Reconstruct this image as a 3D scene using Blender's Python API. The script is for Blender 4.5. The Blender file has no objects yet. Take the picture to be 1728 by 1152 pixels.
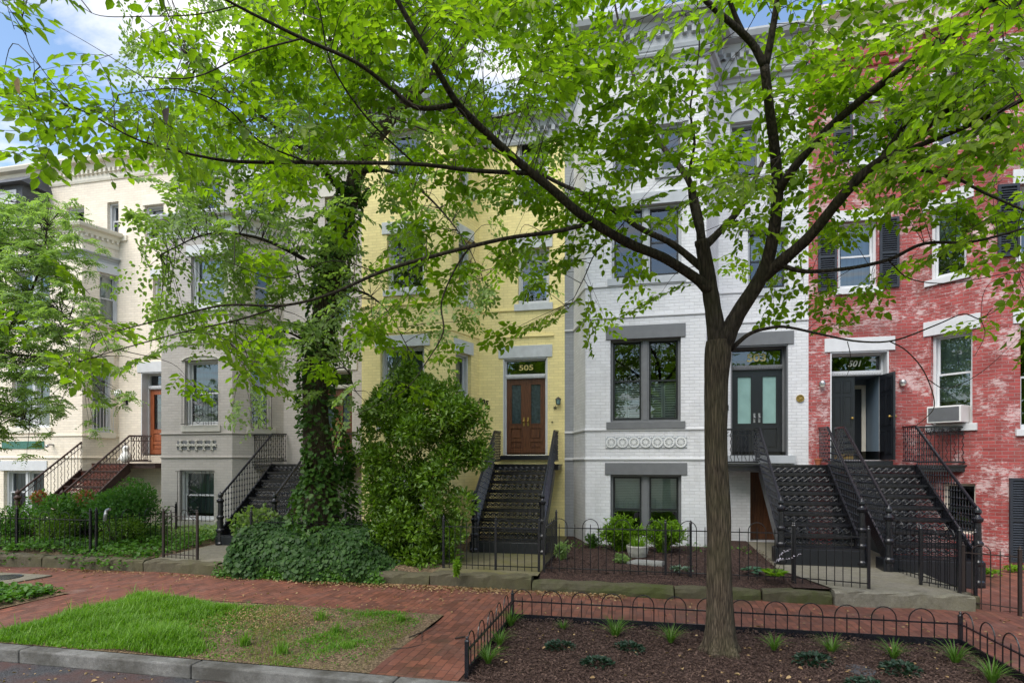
import bpy, math, random
import numpy as np
from mathutils import Vector, Matrix
random.seed(7); RNG = np.random.default_rng(11)
SC = bpy.context.scene
COL = SC.collection
R = math.radians
# ------------------------------------------------------------------ camera
F, CX, YH, HC = 980.0, 864.0, 780.0, 2.2
AL = R(12.3); CA, SA = math.cos(AL), math.sin(AL)
cd = bpy.data.cameras.new("camera"); cam = bpy.data.objects.new("camera", cd); COL.objects.link(cam)
cam.location = (0, 0, HC); cam.rotation_euler = (R(90), 0, AL)
cd.sensor_width = 36; cd.lens = 36*F/1728; cd.shift_y = (YH-576)/1728
cd.clip_start = .05; cd.clip_end = 600
SC.camera = cam
# ------------------------------------------------------------------ world, sun, exposure
SUN_EL, SUN_ROT = 56, 205
wd = bpy.data.worlds.new("World"); SC.world = wd; wd.use_nodes = True
wn, wl = wd.node_tree.nodes, wd.node_tree.links
for n in list(wn): wn.remove(n)
def WN(t, **k):
    n = wn.new(t)
    for a, b in k.items(): setattr(n, a, b)
    return n
sky = WN('ShaderNodeTexSky', sky_type='NISHITA', sun_disc=False)
sky.sun_elevation = R(SUN_EL); sky.sun_rotation = R(SUN_ROT); sky.air_density = 1.2; sky.dust_density = .6; sky.ozone_density = 2
b1 = WN('ShaderNodeBackground'); b1.inputs['Strength'].default_value = .083
wl.new(sky.outputs[0], b1.inputs[0])
b2 = WN('ShaderNodeBackground'); b2.inputs[0].default_value = (1, .985, .97, 1); b2.inputs['Strength'].default_value = .46
tc = WN('ShaderNodeTexCoord'); sx = WN('ShaderNodeSeparateXYZ'); wl.new(tc.outputs['Generated'], sx.inputs[0])
mz = WN('ShaderNodeMath', operation='MAXIMUM'); wl.new(sx.outputs['Z'], mz.inputs[0]); mz.inputs[1].default_value = .06
dv = []
for ax in 'XY':
    d = WN('ShaderNodeMath', operation='DIVIDE'); wl.new(sx.outputs[ax], d.inputs[0]); wl.new(mz.outputs[0], d.inputs[1]); dv.append(d)
cb = WN('ShaderNodeCombineXYZ'); wl.new(dv[0].outputs[0], cb.inputs[0]); wl.new(dv[1].outputs[0], cb.inputs[1])
mp = WN('ShaderNodeMapping'); mp.inputs['Scale'].default_value = (.9, 2.2, 1); mp.inputs['Rotation'].default_value = (0, 0, .5); mp.inputs['Location'].default_value = (3.2, 1.4, 0)
wl.new(cb.outputs[0], mp.inputs[0])
nz = WN('ShaderNodeTexNoise'); nz.inputs['Scale'].default_value = 1.0; nz.inputs['Detail'].default_value = 9; nz.inputs['Roughness'].default_value = .58; nz.inputs['Distortion'].default_value = .4
wl.new(mp.outputs[0], nz.inputs['Vector'])
rp = WN('ShaderNodeValToRGB'); rp.color_ramp.elements[0].position = .46; rp.color_ramp.elements[1].position = .62
wl.new(nz.outputs['Fac'], rp.inputs[0])
mx = WN('ShaderNodeMixShader'); wl.new(rp.outputs[0], mx.inputs[0]); wl.new(b1.outputs[0], mx.inputs[1]); wl.new(b2.outputs[0], mx.inputs[2])
wo = WN('ShaderNodeOutputWorld'); wl.new(mx.outputs[0], wo.inputs[0])
sl = bpy.data.lights.new("sun", 'SUN'); sl.energy = 1.5; sl.angle = R(50); sl.color = (1, .95, .88)
so = bpy.data.objects.new("sun", sl); COL.objects.link(so)
sd = Vector((math.sin(R(SUN_ROT))*math.cos(R(SUN_EL)), math.cos(R(SUN_ROT))*math.cos(R(SUN_EL)), math.sin(R(SUN_EL))))
so.rotation_euler = (-sd).to_track_quat('-Z', 'Y').to_euler()
SC.view_settings.view_transform = 'Standard'; SC.view_settings.look = 'None'
SC.view_settings.exposure = 1.6; SC.view_settings.gamma = 1
try:
    SC.cycles.max_bounces = 8; SC.cycles.transparent_max_bounces = 12; SC.cycles.transmission_bounces = 4; SC.cycles.diffuse_bounces = 4
except Exception: pass
# ------------------------------------------------------------------ measuring helpers (pixel of the 1728 photo -> metres)
def w2(d, px, py):
    """point at camera depth d seen at pixel"""
    u = (px-CX)/F*d
    return Vector((u*CA-d*SA, u*SA+d*CA, HC-(py-YH)/F*d))
def onY(px, py, Y):
    t = (px-CX)/F; d = Y/(t*SA+CA); return w2(d, px, py)
def onZ(px, py, z=0):
    d = (HC-z)*F/(py-YH); return w2(d, px, py)
def proj(x, y, z):
    d = -x*SA+y*CA; u = x*CA+y*SA
    return CX+F*u/d, YH-F*(z-HC)/d, d
# ------------------------------------------------------------------ mesh builder
W = {}
class MB:
    def __init__(s): s.v = []; s.f = []; s.uv = []; s.sm = False
    def face(s, pts, uv=None):
        i = len(s.v); s.v.extend([tuple(p) for p in pts]); s.f.append(tuple(range(i, i+len(pts))))
        s.uv.append(uv if uv else [(0, 0)]*len(pts))
    def box(s, x0, x1, y0, y1, z0, z1):
        s.hexa([(x0,y0,z0),(x1,y0,z0),(x1,y1,z0),(x0,y1,z0),(x0,y0,z1),(x1,y0,z1),(x1,y1,z1),(x0,y1,z1)])
    def hexa(s, p):
        i = len(s.v); s.v.extend([tuple(q) for q in p])
        for q in ((0,3,2,1),(4,5,6,7),(0,1,5,4),(1,2,6,5),(2,3,7,6),(3,0,4,7)):
            s.f.append(tuple(i+k for k in q)); s.uv.append([(0,0)]*4)
    def bar(s, a, b, w, h=None, up=(0,0,1)):
        a = Vector(a); b = Vector(b); h = h or w; d = (b-a).normalized(); up = Vector(up)
        if abs(d.dot(up)) > .98: up = Vector((0,1,0))
        sd = d.cross(up).normalized()*w/2; u = sd.cross(d).normalized()*h/2
        s.hexa([a-sd-u, a+sd-u, b+sd-u, b-sd-u, a-sd+u, a+sd+u, b+sd+u, b-sd+u])
    def tube(s, pts, rad, n=6, cap=True):
        pts = [Vector(p) for p in pts]; m = len(pts)
        if not hasattr(rad, '__len__'): rad = [rad]*m
        i0 = len(s.v); up = None
        for k in range(m):
            d = (pts[min(k+1, m-1)]-pts[max(k-1, 0)])
            if d.length < 1e-7: d = Vector((0,0,1))
            d.normalize()
            if up is None: up = Vector((0,0,1)) if abs(d.z) < .9 else Vector((1,0,0))
            a = d.cross(up)
            if a.length < 1e-4: a = d.cross(Vector((1,.3,0)))
            a.normalize(); b = a.cross(d).normalized(); up = b
            for j in range(n):
                t = 2*math.pi*j/n; s.v.append(tuple(pts[k]+(a*math.cos(t)+b*math.sin(t))*rad[k]))
        for k in range(m-1):
            for j in range(n):
                q = i0+k*n; s.f.append((q+j, q+(j+1)%n, q+n+(j+1)%n, q+n+j)); s.uv.append([(0,0)]*4)
        if cap:
            s.f.append(tuple(i0+j for j in range(n))[::-1]); s.uv.append([(0,0)]*n)
            s.f.append(tuple(i0+(m-1)*n+j for j in range(n))); s.uv.append([(0,0)]*n)
    def lathe(s, c, prof, n=12):
        i0 = len(s.v); m = len(prof); c = Vector(c)
        for r, z in prof:
            for j in range(n):
                t = 2*math.pi*j/n; s.v.append((c.x+r*math.cos(t), c.y+r*math.sin(t), c.z+z))
        for k in range(m-1):
            for j in range(n):
                q = i0+k*n; s.f.append((q+j, q+(j+1)%n, q+n+(j+1)%n, q+n+j)); s.uv.append([(0,0)]*4)
        s.f.append(tuple(i0+j for j in range(n))[::-1]); s.uv.append([(0,0)]*n)
        s.f.append(tuple(i0+(m-1)*n+j for j in range(n))); s.uv.append([(0,0)]*n)
    def sphere(s, c, r, n=10, sz=1):
        s.lathe(c, [(max(r*math.sin(math.pi*k/n), .0005), -r*sz*math.cos(math.pi*k/n)) for k in range(n+1)], n+2)
    def prism(s, poly, y0, y1):
        """poly of (x,z), extruded in y"""
        a = [(p[0], y0, p[1]) for p in poly]; b = [(p[0], y1, p[1]) for p in poly]; n = len(poly)
        s.face(a); s.face(b[::-1])
        for k in range(n): s.face([a[k], a[(k+1)%n], b[(k+1)%n], b[k]])
    def build(s, name, mat, parent=None, smooth=False, bevel=0):
        me = bpy.data.meshes.new(name)
        v = s.v
        if parent is not None: off = W[parent]
        else:
            A = np.array(v); off = Vector(((A[:,0].min()+A[:,0].max())/2, (A[:,1].min()+A[:,1].max())/2, A[:,2].min()))
        me.from_pydata([(p[0]-off.x, p[1]-off.y, p[2]-off.z) for p in v], [], s.f)
        if any(any(q != (0,0) for q in u) for u in s.uv):
            ul = me.uv_layers.new(name='UVMap'); flat = [c for u in s.uv for q in u for c in q]
            ul.data.foreach_set('uv', flat)
        if smooth: me.polygons.foreach_set('use_smooth', [True]*len(me.polygons))
        me.materials.append(mat)
        o = bpy.data.objects.new(name, me); COL.objects.link(o)
        if parent is not None: o.parent = parent
        else: o.location = off
        W[o] = off
        if bevel:
            b = o.modifiers.new('bevel', 'BEVEL'); b.width = bevel; b.segments = 2; b.limit_method = 'ANGLE'
        return o
def tag(o, label=None, cat=None, group=None, kind=None):
    if label: o['label'] = label
    if cat: o['category'] = cat
    if group: o['group'] = group
    if kind: o['kind'] = kind
    return o
def thing(name, label, cat, loc, group=None):
    o = bpy.data.objects.new(name, None); COL.objects.link(o); o.location = loc; o.empty_display_size = .2
    W[o] = Vector(loc); return tag(o, label, cat, group)
def copy_thing(o, loc, rz=0, sc=1, label=None):
    c = o.copy(); COL.objects.link(c); c.location = loc; c.rotation_euler = (0, 0, rz); c.scale = (sc,)*3
    if label: c['label'] = label
    for ch in list(o.children):
        d = ch.copy(); COL.objects.link(d); d.parent = c
        for g in list(ch.children):
            e = g.copy(); COL.objects.link(e); e.parent = d
    return c
def cr(pts, n=5):
    """catmull-rom through vectors of any size"""
    P = [np.array(p, float) for p in pts]; P = [2*P[0]-P[1]]+P+[2*P[-1]-P[-2]]; out = []
    for i in range(1, len(P)-2):
        for k in range(n):
            t = k/n; a, b, c, d = P[i-1], P[i], P[i+1], P[i+2]
            out.append(.5*((2*b)+(-a+c)*t+(2*a-5*b+4*c-d)*t*t+(-a+3*b-3*c+d)*t**3))
    out.append(P[-2]); return out
# ------------------------------------------------------------------ materials
class Mat:
    def __init__(s, name):
        s.m = bpy.data.materials.new(name); s.m.use_nodes = True; s.n = s.m.node_tree.nodes; s.l = s.m.node_tree.links
        s.b = s.n['Principled BSDF']; s.out = s.n['Material Output']
    def N(s, t, ins=None, **k):
        n = s.n.new(t)
        for a, b in k.items(): setattr(n, a, b)
        for a, b in (ins or {}).items():
            if hasattr(b, 'is_linked') or hasattr(b, 'links'): s.l.new(b, n.inputs[a])
            else: n.inputs[a].default_value = b
        return n
    def set(s, **k):
        for a, b in k.items():
            a = {'color': 'Base Color', 'rough': 'Roughness', 'metal': 'Metallic', 'spec': 'Specular IOR Level', 'normal': 'Normal', 'coat':'Coat Weight'}[a]
            if hasattr(b, 'links'): s.l.new(b, s.b.inputs[a])
            else: s.b.inputs[a].default_value = (*b, 1) if isinstance(b, tuple) and len(b) == 3 else b
        return s
    def co(s, kind='Object', scale=None, rot=None):
        c = s.N('ShaderNodeTexCoord').outputs[kind]
        if scale or rot:
            m = s.N('ShaderNodeMapping', {'Vector': c})
            if scale: m.inputs['Scale'].default_value = scale
            if rot: m.inputs['Rotation'].default_value = rot
            c = m.outputs[0]
        return c
    def noise(s, v, scale, detail=4, rough=.55, dist=0):
        return s.N('ShaderNodeTexNoise', {'Vector': v, 'Scale': scale, 'Detail': detail, 'Roughness': rough, 'Distortion': dist}).outputs['Fac']
    def ramp(s, f, stops):
        r = s.N('ShaderNodeValToRGB', {'Fac': f}); e = r.color_ramp.elements
        while len(e) < len(stops): e.new(.5)
        for q, (p, c) in zip(e, stops):
            q.position = p; q.color = (*c, 1) if isinstance(c, tuple) else (c, c, c, 1)
        return r.outputs[0]
    def mix(s, f, a, b, mode='MIX'):
        n = s.N('ShaderNodeMix', data_type='RGBA', blend_type=mode)
        for i, x in ((0, f), (6, a), (7, b)):
            if hasattr(x, 'links'): s.l.new(x, n.inputs[i])
            else: n.inputs[i].default_value = (*x, 1) if isinstance(x, tuple) else x
        return n.outputs[2]
    def bump(s, h, st=.3, d=.01, nrm=None):
        n = s.N('ShaderNodeBump', {'Height': h, 'Strength': st, 'Distance': d})
        if nrm: s.l.new(nrm, n.inputs['Normal'])
        return n.outputs[0]
def simple(name, col, rough=.6, var=.15, scale=6, bumpst=.15, metal=0, spec=.4, bscale=60):
    M = Mat(name); c = M.co(); n = M.noise(c, scale, 6)
    a = tuple(x*(1-var) for x in col); b = tuple(min(1, x*(1+var)) for x in col)
    M.set(color=M.ramp(n, [(.3, a), (.7, b)]), rough=rough, metal=metal, spec=spec)
    if bumpst: M.set(normal=M.bump(M.noise(c, bscale, 4), bumpst, .004))
    return M.m
def brickwall(name, col, mort=None, dirt=.12, wear=0, wearcol=(.6,.5,.48), bumpst=.55, grime=(.10,.09,.07)):
    M = Mat(name); uv = M.co('UV'); ob = M.co('Object')
    mort = mort or tuple(x*.8 for x in col)
    wob = M.N('ShaderNodeVectorMath', {0: M.N('ShaderNodeTexNoise', {'Vector': uv, 'Scale': 7.0}).outputs['Color'], 1: (.012,.012,0)}, operation='MULTIPLY').outputs[0]
    uv2 = M.N('ShaderNodeVectorMath', {0: uv, 1: wob}, operation='ADD').outputs[0]
    br = M.N('ShaderNodeTexBrick', {'Vector': uv2, 'Scale': 1.0, 'Mortar Size': .007, 'Mortar Smooth': .35, 'Brick Width': .215, 'Row Height': .0715, 'Bias': -.1})
    br.inputs['Color1'].default_value = (*[x*(1.06 if not wear else 1.15) for x in col], 1)
    br.inputs['Color2'].default_value = (*[x*(.92 if not wear else .72) for x in col], 1)
    br.inputs['Mortar'].default_value = (*mort, 1)
    c = br.outputs['Color']
    if wear:
        pat = M.noise(uv, 1.4, 6, .7); fine = M.noise(M.co('UV', (4.6, 14, 1)), 1.6, 8, .8)
        su = M.N('ShaderNodeMath', {0: pat, 1: fine}, operation='ADD').outputs[0]
        c = M.mix(M.ramp(su, [(1.02/2+.03, 0.0), (1.22/2, wear)] if 0 else [(.53, 0.0), (.62, wear)]) if 0 else M.ramp(M.N('ShaderNodeMath', {0: su, 1: .5}, operation='MULTIPLY').outputs[0], [(.51, 0.0), (.56, wear)]), c, wearcol)
        c = M.mix(M.ramp(M.noise(uv, .6, 3), [(.5, 0.0), (.7, .55)]), c, (.13,.035,.03))
    g = M.noise(M.co('UV', (1.6, .35, 1)), 1.5, 6, .65)
    c = M.mix(M.ramp(g, [(.52, 0.0), (.82, dirt*2)]), c, grime)
    c = M.mix(.25, c, M.ramp(M.noise(uv, 2.5, 4), [(.35, tuple(x*.82 for x in col)), (.65, tuple(min(1, x*1.08) for x in col))]))if not wear else c
    M.set(color=c, rough=.62, spec=.3)
    inv = M.N('ShaderNodeMath', {0: 1.0, 1: br.outputs['Fac']}, operation='SUBTRACT').outputs[0]
    h = M.N('ShaderNodeMath', {0: inv, 1: M.N('ShaderNodeMath', {0: M.noise(uv, 40, 4), 1: .5}, operation='MULTIPLY').outputs[0]}, operation='ADD').outputs[0]
    M.set(normal=M.bump(h, bumpst, .012))
    return M.m
def leafmat(name, cols, trans=.45, rough=.45, spec=.3):
    M = Mat(name); g = M.N('ShaderNodeNewGeometry'); rnd = g.outputs['Random Per Island']
    k = len(cols); c = M.ramp(rnd, [(i/(k-1), cols[i]) for i in range(k)])
    n = M.noise(M.co(), .8, 3); c = M.mix(.35, c, M.mix(n, tuple(x*.6 for x in cols[0]), tuple(min(1, x*1.3) for x in cols[-1])))
    c = M.mix(M.ramp(M.noise(M.co(), 55, 3), [(.45, 0.0), (.75, .35)]), c, tuple(x*.45 for x in cols[0]))
    M.set(color=c, rough=rough, spec=spec)
    tl = M.N('ShaderNodeBsdfTranslucent'); tcx = M.mix(1.0, c, (1.5, 1.75, .5), 'MULTIPLY'); M.l.new(tcx, tl.inputs[0])
    ms = M.N('ShaderNodeMixShader', {'Fac': trans}); M.l.new(M.b.outputs[0], ms.inputs[1]); M.l.new(tl.outputs[0], ms.inputs[2]); M.l.new(ms.outputs[0], M.out.inputs[0])
    return M.m
def glassmat(name, tint=(.55,.62,.62), refl=.5, rough=.01):
    M = Mat(name); M.n.remove(M.b)
    tr = M.N('ShaderNodeBsdfTransparent', {'Color': (*tint, 1)}); gl = M.N('ShaderNodeBsdfGlossy', {'Roughness': rough, 'Color': (.9,.95,1,1)})
    nb = M.bump(M.noise(M.co(), 1.2, 2), .03, .02); M.l.new(nb, gl.inputs['Normal'])
    fr = M.N('ShaderNodeFresnel', {'IOR': 1.5}); ad = M.N('ShaderNodeMath', {0: fr.outputs[0], 1: 1.7}, operation='MULTIPLY_ADD'); ad.inputs[2].default_value = refl*.14; ad.use_clamp = True
    ms = M.N('ShaderNodeMixShader', {'Fac': ad.outputs[0]}); M.l.new(tr.outputs[0], ms.inputs[1]); M.l.new(gl.outputs[0], ms.inputs[2]); M.l.new(ms.outputs[0], M.out.inputs[0])
    return M.m
def groundmat(name, stops, scale=30, bumpst=.6, bd=.01, rough=.9, big=None, stretch=(1,1,1)):
    M = Mat(name); c = M.co('Object', stretch); v = M.N('ShaderNodeTexVoronoi', {'Vector': c, 'Scale': scale}).outputs['Color']
    f = M.N('ShaderNodeSeparateColor', {0: v}).outputs[0]; n = M.noise(c, scale*.4, 6, .7)
    m = M.N('ShaderNodeMath', {0: f, 1: n}, operation='ADD'); h = M.N('ShaderNodeMath', {0: m.outputs[0], 1: .5}, operation='MULTIPLY').outputs[0]
    col = M.ramp(h, stops)
    if big: col = M.mix(M.ramp(M.noise(M.co(), big[0], 5, .6), [(.42, 0.0), (.62, big[2])]), col, big[1])
    M.set(color=col, rough=rough, spec=.2, normal=M.bump(h, bumpst, bd)); return M.m
def pavers(name):
    M = Mat(name); c = M.co('Object', None, (0, 0, R(90)))
    wob = M.N('ShaderNodeVectorMath', {0: M.N('ShaderNodeTexNoise', {'Vector': c, 'Scale': 1.3}).outputs['Color'], 1: (.05,.05,0)}, operation='MULTIPLY').outputs[0]
    c2 = M.N('ShaderNodeVectorMath', {0: c, 1: wob}, operation='ADD').outputs[0]
    br = M.N('ShaderNodeTexBrick', {'Vector': c2, 'Scale': 1.0, 'Mortar Size': .004, 'Mortar Smooth': .3, 'Brick Width': .205, 'Row Height': .102, 'Color1': (.22,.082,.052,1), 'Color2': (.11,.045,.032,1), 'Mortar': (.035,.022,.018,1)})
    col = M.mix(M.ramp(M.noise(c, .7, 5, .6), [(.4, 0.0), (.7, .55)]), br.outputs['Color'], (.13,.05,.04))
    col = M.mix(M.ramp(M.noise(c, 2.8, 6, .7), [(.5, 0.0), (.75, .5)]), col, (.19,.11,.09))
    col = M.mix(M.ramp(M.noise(c, 14, 6, .7), [(.5, 0.0), (.8, .35)]), col, (.05,.03,.022))
    col = M.mix(M.ramp(M.noise(c, .5, 4, .6), [(.56, 0.0), (.7, .3)]), col, (.09,.085,.03))
    col = M.mix(M.ramp(M.noise(c, 1.1, 8, .7), [(.56, 0.0), (.66, .6)]), col, (.055,.038,.026))
    col = M.mix(M.ramp(M.noise(c, .35, 5, .6), [(.60, 0.0), (.68, .7)]), col, (.21,.13,.11))
    inv = M.N('ShaderNodeMath', {0: 1.0, 1: br.outputs['Fac']}, operation='SUBTRACT').outputs[0]
    h = M.N('ShaderNodeMath', {0: M.noise(c, 3, 3), 1: 1.2}, operation='MULTIPLY').outputs[0]; h = M.N('ShaderNodeMath', {0: h, 1: inv}, operation='ADD').outputs[0]
    M.set(color=col, rough=M.ramp(M.noise(c, 2, 3), [(.3, .45), (.7, .8)]), spec=.3, normal=M.bump(h, .7, .008)); return M.m
def concrete(name, col, moss=.5, mosscol=(.07,.085,.018)):
    M = Mat(name); c = M.co(); a = M.ramp(M.noise(c, 9, 8, .7), [(.3, tuple(x*.65 for x in col)), (.7, tuple(x*1.15 for x in col))])
    a = M.mix(M.ramp(M.noise(c, 1.7, 6, .65), [(.42, 0.0), (.62, moss)]), a, mosscol)
    a = M.mix(M.ramp(M.noise(c, 5, 6, .7), [(.55, 0.0), (.75, .5)]), a, (.05,.045,.03))
    a = M.mix(M.ramp(M.noise(c, 130, 2, .8), [(.42, 0.0), (.62, .55)]), a, tuple(x*.38 for x in col))
    M.set(color=a, rough=.85, spec=.25, normal=M.bump(M.noise(c, 30, 8, .75), .8, .014)); return M.m
def barkmat(name, c0, c1, st=(1,1,.14), scale=38, moss=0):
    M = Mat(name); c = M.co('Object', st); n = M.noise(c, scale, 6, .65, .6); v = M.N('ShaderNodeTexVoronoi', {'Vector': c, 'Scale': scale*.7}, feature='DISTANCE_TO_EDGE').outputs[0]
    h = M.N('ShaderNodeMath', {0: n, 1: v}, operation='ADD').outputs[0]
    col = M.ramp(h, [(.35, c0), (.95, c1)])
    if moss: col = M.mix(M.ramp(M.noise(M.co(), 2, 5), [(.4, 0.0), (.7, moss)]), col, (.07,.075,.03))
    M.set(color=col, rough=.9, spec=.15, normal=M.bump(h, .9, .02)); return M.m
def woodmat(name, c0, c1):
    M = Mat(name); c = M.co('Object', (14, 14, 1.2)); n = M.noise(c, 3, 6, .6, .5)
    M.set(color=M.ramp(n, [(.3, c0), (.7, c1)]), rough=.42, spec=.4, normal=M.bump(n, .15, .003)); return M.m
def curtainmat(name, col):
    M = Mat(name); c = M.co('Object', (1,1,.03)); n = M.noise(c, 14, 2)
    M.set(color=M.ramp(n, [(.3, tuple(x*.55 for x in col)), (.7, col)]), rough=.9); return M.m
m_cream = brickwall('cream_brick', (.82,.73,.60), dirt=.10, bumpst=.35)
m_taupe = brickwall('taupe_brick', (.43,.40,.37), dirt=.06, bumpst=.35)
m_yellow = brickwall('yellow_brick', (.90,.77,.36), dirt=.12, bumpst=.4)
m_white = brickwall('whitish_brick', (.62,.625,.635), dirt=.18)
m_greybrick = brickwall('grey_brick', (.30,.315,.33), dirt=.08)
m_redc = 0
m_red = brickwall('worn_red_brick', (.33,.065,.06), (.33,.19,.18), wear=.9, wearcol=(.60,.45,.44), dirt=.2, bumpst=.8)
m_trimwhite = simple('white_trim', (.58,.59,.60), .5, .06); m_trimcream = simple('cream_trim', (.74,.69,.58), .5, .06)
m_trimgrey = simple('grey_trim', (.135,.14,.145), .5, .08); m_palegrey = simple('pale_grey_trim', (.38,.40,.42), .5, .08)
m_lintelblue = simple('pale_stone', (.56,.585,.60), .7, .1); m_taupetrim = simple('taupe_trim', (.50,.48,.43), .6, .08)
m_iron = simple('black_iron', (.009,.0095,.013), .27, .3, 20, .35, 0, .55, 90); m_ironcast = simple('cast_iron_ornament', (.022,.024,.032), .2, .3, 20, .2, 0, .9, 60); m_ironrust = simple('rusty_iron', (.045,.022,.016), .55, .5, 9, .3)  # ornament copy of the iron, colour lifted and blued to suggest sky glints
m_ironbrown = simple('brown_iron', (.03,.02,.017), .55, .3); m_rust = simple('red_oxide_iron', (.13,.035,.022), .6, .4, 8)
m_blackpaint = simple('black_paint', (.012,.014,.018), .28, .1, 6, .05, 0, .5); m_blackframe = simple('black_frame', (.012,.015,.016), .4, .1)
m_shutter = simple('shutter_paint', (.022,.027,.036), .45, .15)
m_glass = glassmat('window_glass'); m_glassdark = glassmat('dark_glass', (.62,.68,.66), .3)
m_frost = simple('frosted_glass', (.22,.36,.33), .3, .12, 3, .05); m_stain = simple('leaded_glass', (.035,.055,.06), .25, .6, 14, .2)
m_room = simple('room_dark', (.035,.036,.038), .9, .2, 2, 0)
m_blind = simple('blind', (.78,.82,.78), .7, .05); m_curtain = curtainmat('curtain', (.34,.40,.42)); m_lace = curtainmat('lace', (.62,.64,.62))
m_wood = woodmat('varnished_wood', (.045,.017,.008), (.17,.065,.026)); m_woodor = woodmat('orange_wood', (.22,.055,.02), (.42,.13,.05))
m_bark = barkmat('grey_bark', (.016,.012,.009), (.135,.105,.075), (1,1,.10), 60, moss=.3); m_barkdark = barkmat('dark_bark', (.012,.010,.009), (.075,.058,.045), moss=.25)
m_twig = simple('twig_bark', (.035,.025,.02), .8, .3)
m_paver = pavers('brick_pavers')
m_asphalt = groundmat('asphalt', [(.3, (.02,.02,.022)), (.7, (.085,.085,.09))], 120, .4, .004, .85, (1.5, (.10,.045,.035), .6))
m_kerb = concrete('granite_kerb', (.23,.225,.215), .95, (.07,.065,.055))
m_conc = concrete('path_concrete', (.24,.22,.175), .35, (.16,.15,.07)); m_mossy = concrete('mossy_concrete', (.10,.09,.055), .8, (.06,.078,.014)); m_damp = concrete('damp_path', (.19,.17,.10), .8, (.14,.13,.04))
m_oldconc = concrete('old_concrete', (.12,.105,.07), .5, (.09,.09,.03))
m_mulch = groundmat('mulch', [(.25, (.012,.007,.006)), (.55, (.055,.032,.026)), (.8, (.12,.075,.06))], 70, 1, .02)
m_soil = groundmat('soil', [(.25, (.06,.04,.025)), (.6, (.19,.125,.08)), (.85, (.36,.27,.17))], 60, 1, .015, .95, (1.6, (.09,.085,.04), .4))
m_chip = simple('bark_chip', (.055,.033,.027), .9, .5, 30, .3)
m_slate = simple('slate', (.07,.075,.085), .6, .3, 4); m_roof = simple('roof', (.12,.12,.12), .9)
m_leaf = leafmat('street_tree_leaf', [(.085,.16,.012), (.16,.27,.018), (.28,.38,.025)], .58)
m_leaf2 = leafmat('maple_leaf', [(.12,.19,.06), (.18,.27,.085), (.27,.36,.13)], .5)
m_leaf3 = leafmat('feathery_leaf', [(.18,.27,.12), (.25,.35,.16), (.31,.41,.19)], .5)
m_vine = leafmat('vine_leaf', [(.025,.075,.015), (.05,.13,.02), (.09,.17,.025)], .3)
m_ivy = leafmat('ivy_leaf', [(.012,.038,.009), (.022,.062,.014), (.05,.11,.018)], .12, .5, .2)
m_holly = leafmat('shrub_leaf', [(.04,.10,.010), (.10,.20,.014), (.21,.34,.025)], .3, .35, .5)
m_nandina = leafmat('nandina_leaf', [(.05,.15,.03), (.08,.20,.045), (.13,.27,.05)], .3)
m_bright = leafmat('bright_shrub_leaf', [(.08,.18,.012), (.15,.29,.015), (.24,.38,.025)], .4)
m_ground = leafmat('ground_cover_leaf', [(.03,.09,.010), (.06,.16,.014), (.10,.22,.02)], .3)
m_grass = leafmat('grass_blade', [(.07,.17,.015), (.12,.27,.02), (.22,.36,.05)], .4)
m_drygrass = leafmat('dry_grass_blade', [(.10,.17,.02), (.19,.24,.04), (.30,.26,.10)], .3)
m_lily = leafmat('lilyturf_blade', [(.04,.11,.012), (.07,.17,.02), (.13,.22,.04)], .3)
m_bugle = leafmat('dark_rosette_leaf', [(.010,.035,.018), (.02,.055,.028), (.03,.045,.035)], .15)
m_brown = leafmat('fallen_leaf', [(.16,.09,.035), (.30,.19,.09), (.42,.30,.16)], .1, .8)
m_brass = simple('brass', (.42,.28,.08), .35, .2, 10, .1, .8); m_steel = simple('steel', (.35,.35,.36), .35, .1, 10, .1, .8)
m_gold = simple('gold_leaf_number', (.70,.58,.22), .5, .1); m_num = simple('pale_number', (.55,.55,.45), .5, .1)
m_stone = simple('carved_stone', (.34,.33,.29), .85, .2, 12, .5); m_ac = simple('ac_casing', (.66,.66,.64), .5, .05); m_acg = simple('ac_grille', (.10,.105,.11), .6, .1)
m_terra = simple('terracotta', (.40,.13,.06), .8, .2); m_flag = concrete('flagstone', (.30,.30,.29), .2)
m_globe = simple('opal_globe', (.85,.84,.80), .25, .02); m_doorgrey = simple('vestibule_paint', (.16,.22,.28), .6, .05)
m_greenband = simple('teal_tile', (.05,.16,.12), .5, .5, 25, .3); m_spot = simple('lamp_glass', (.75,.72,.62), .3)
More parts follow.
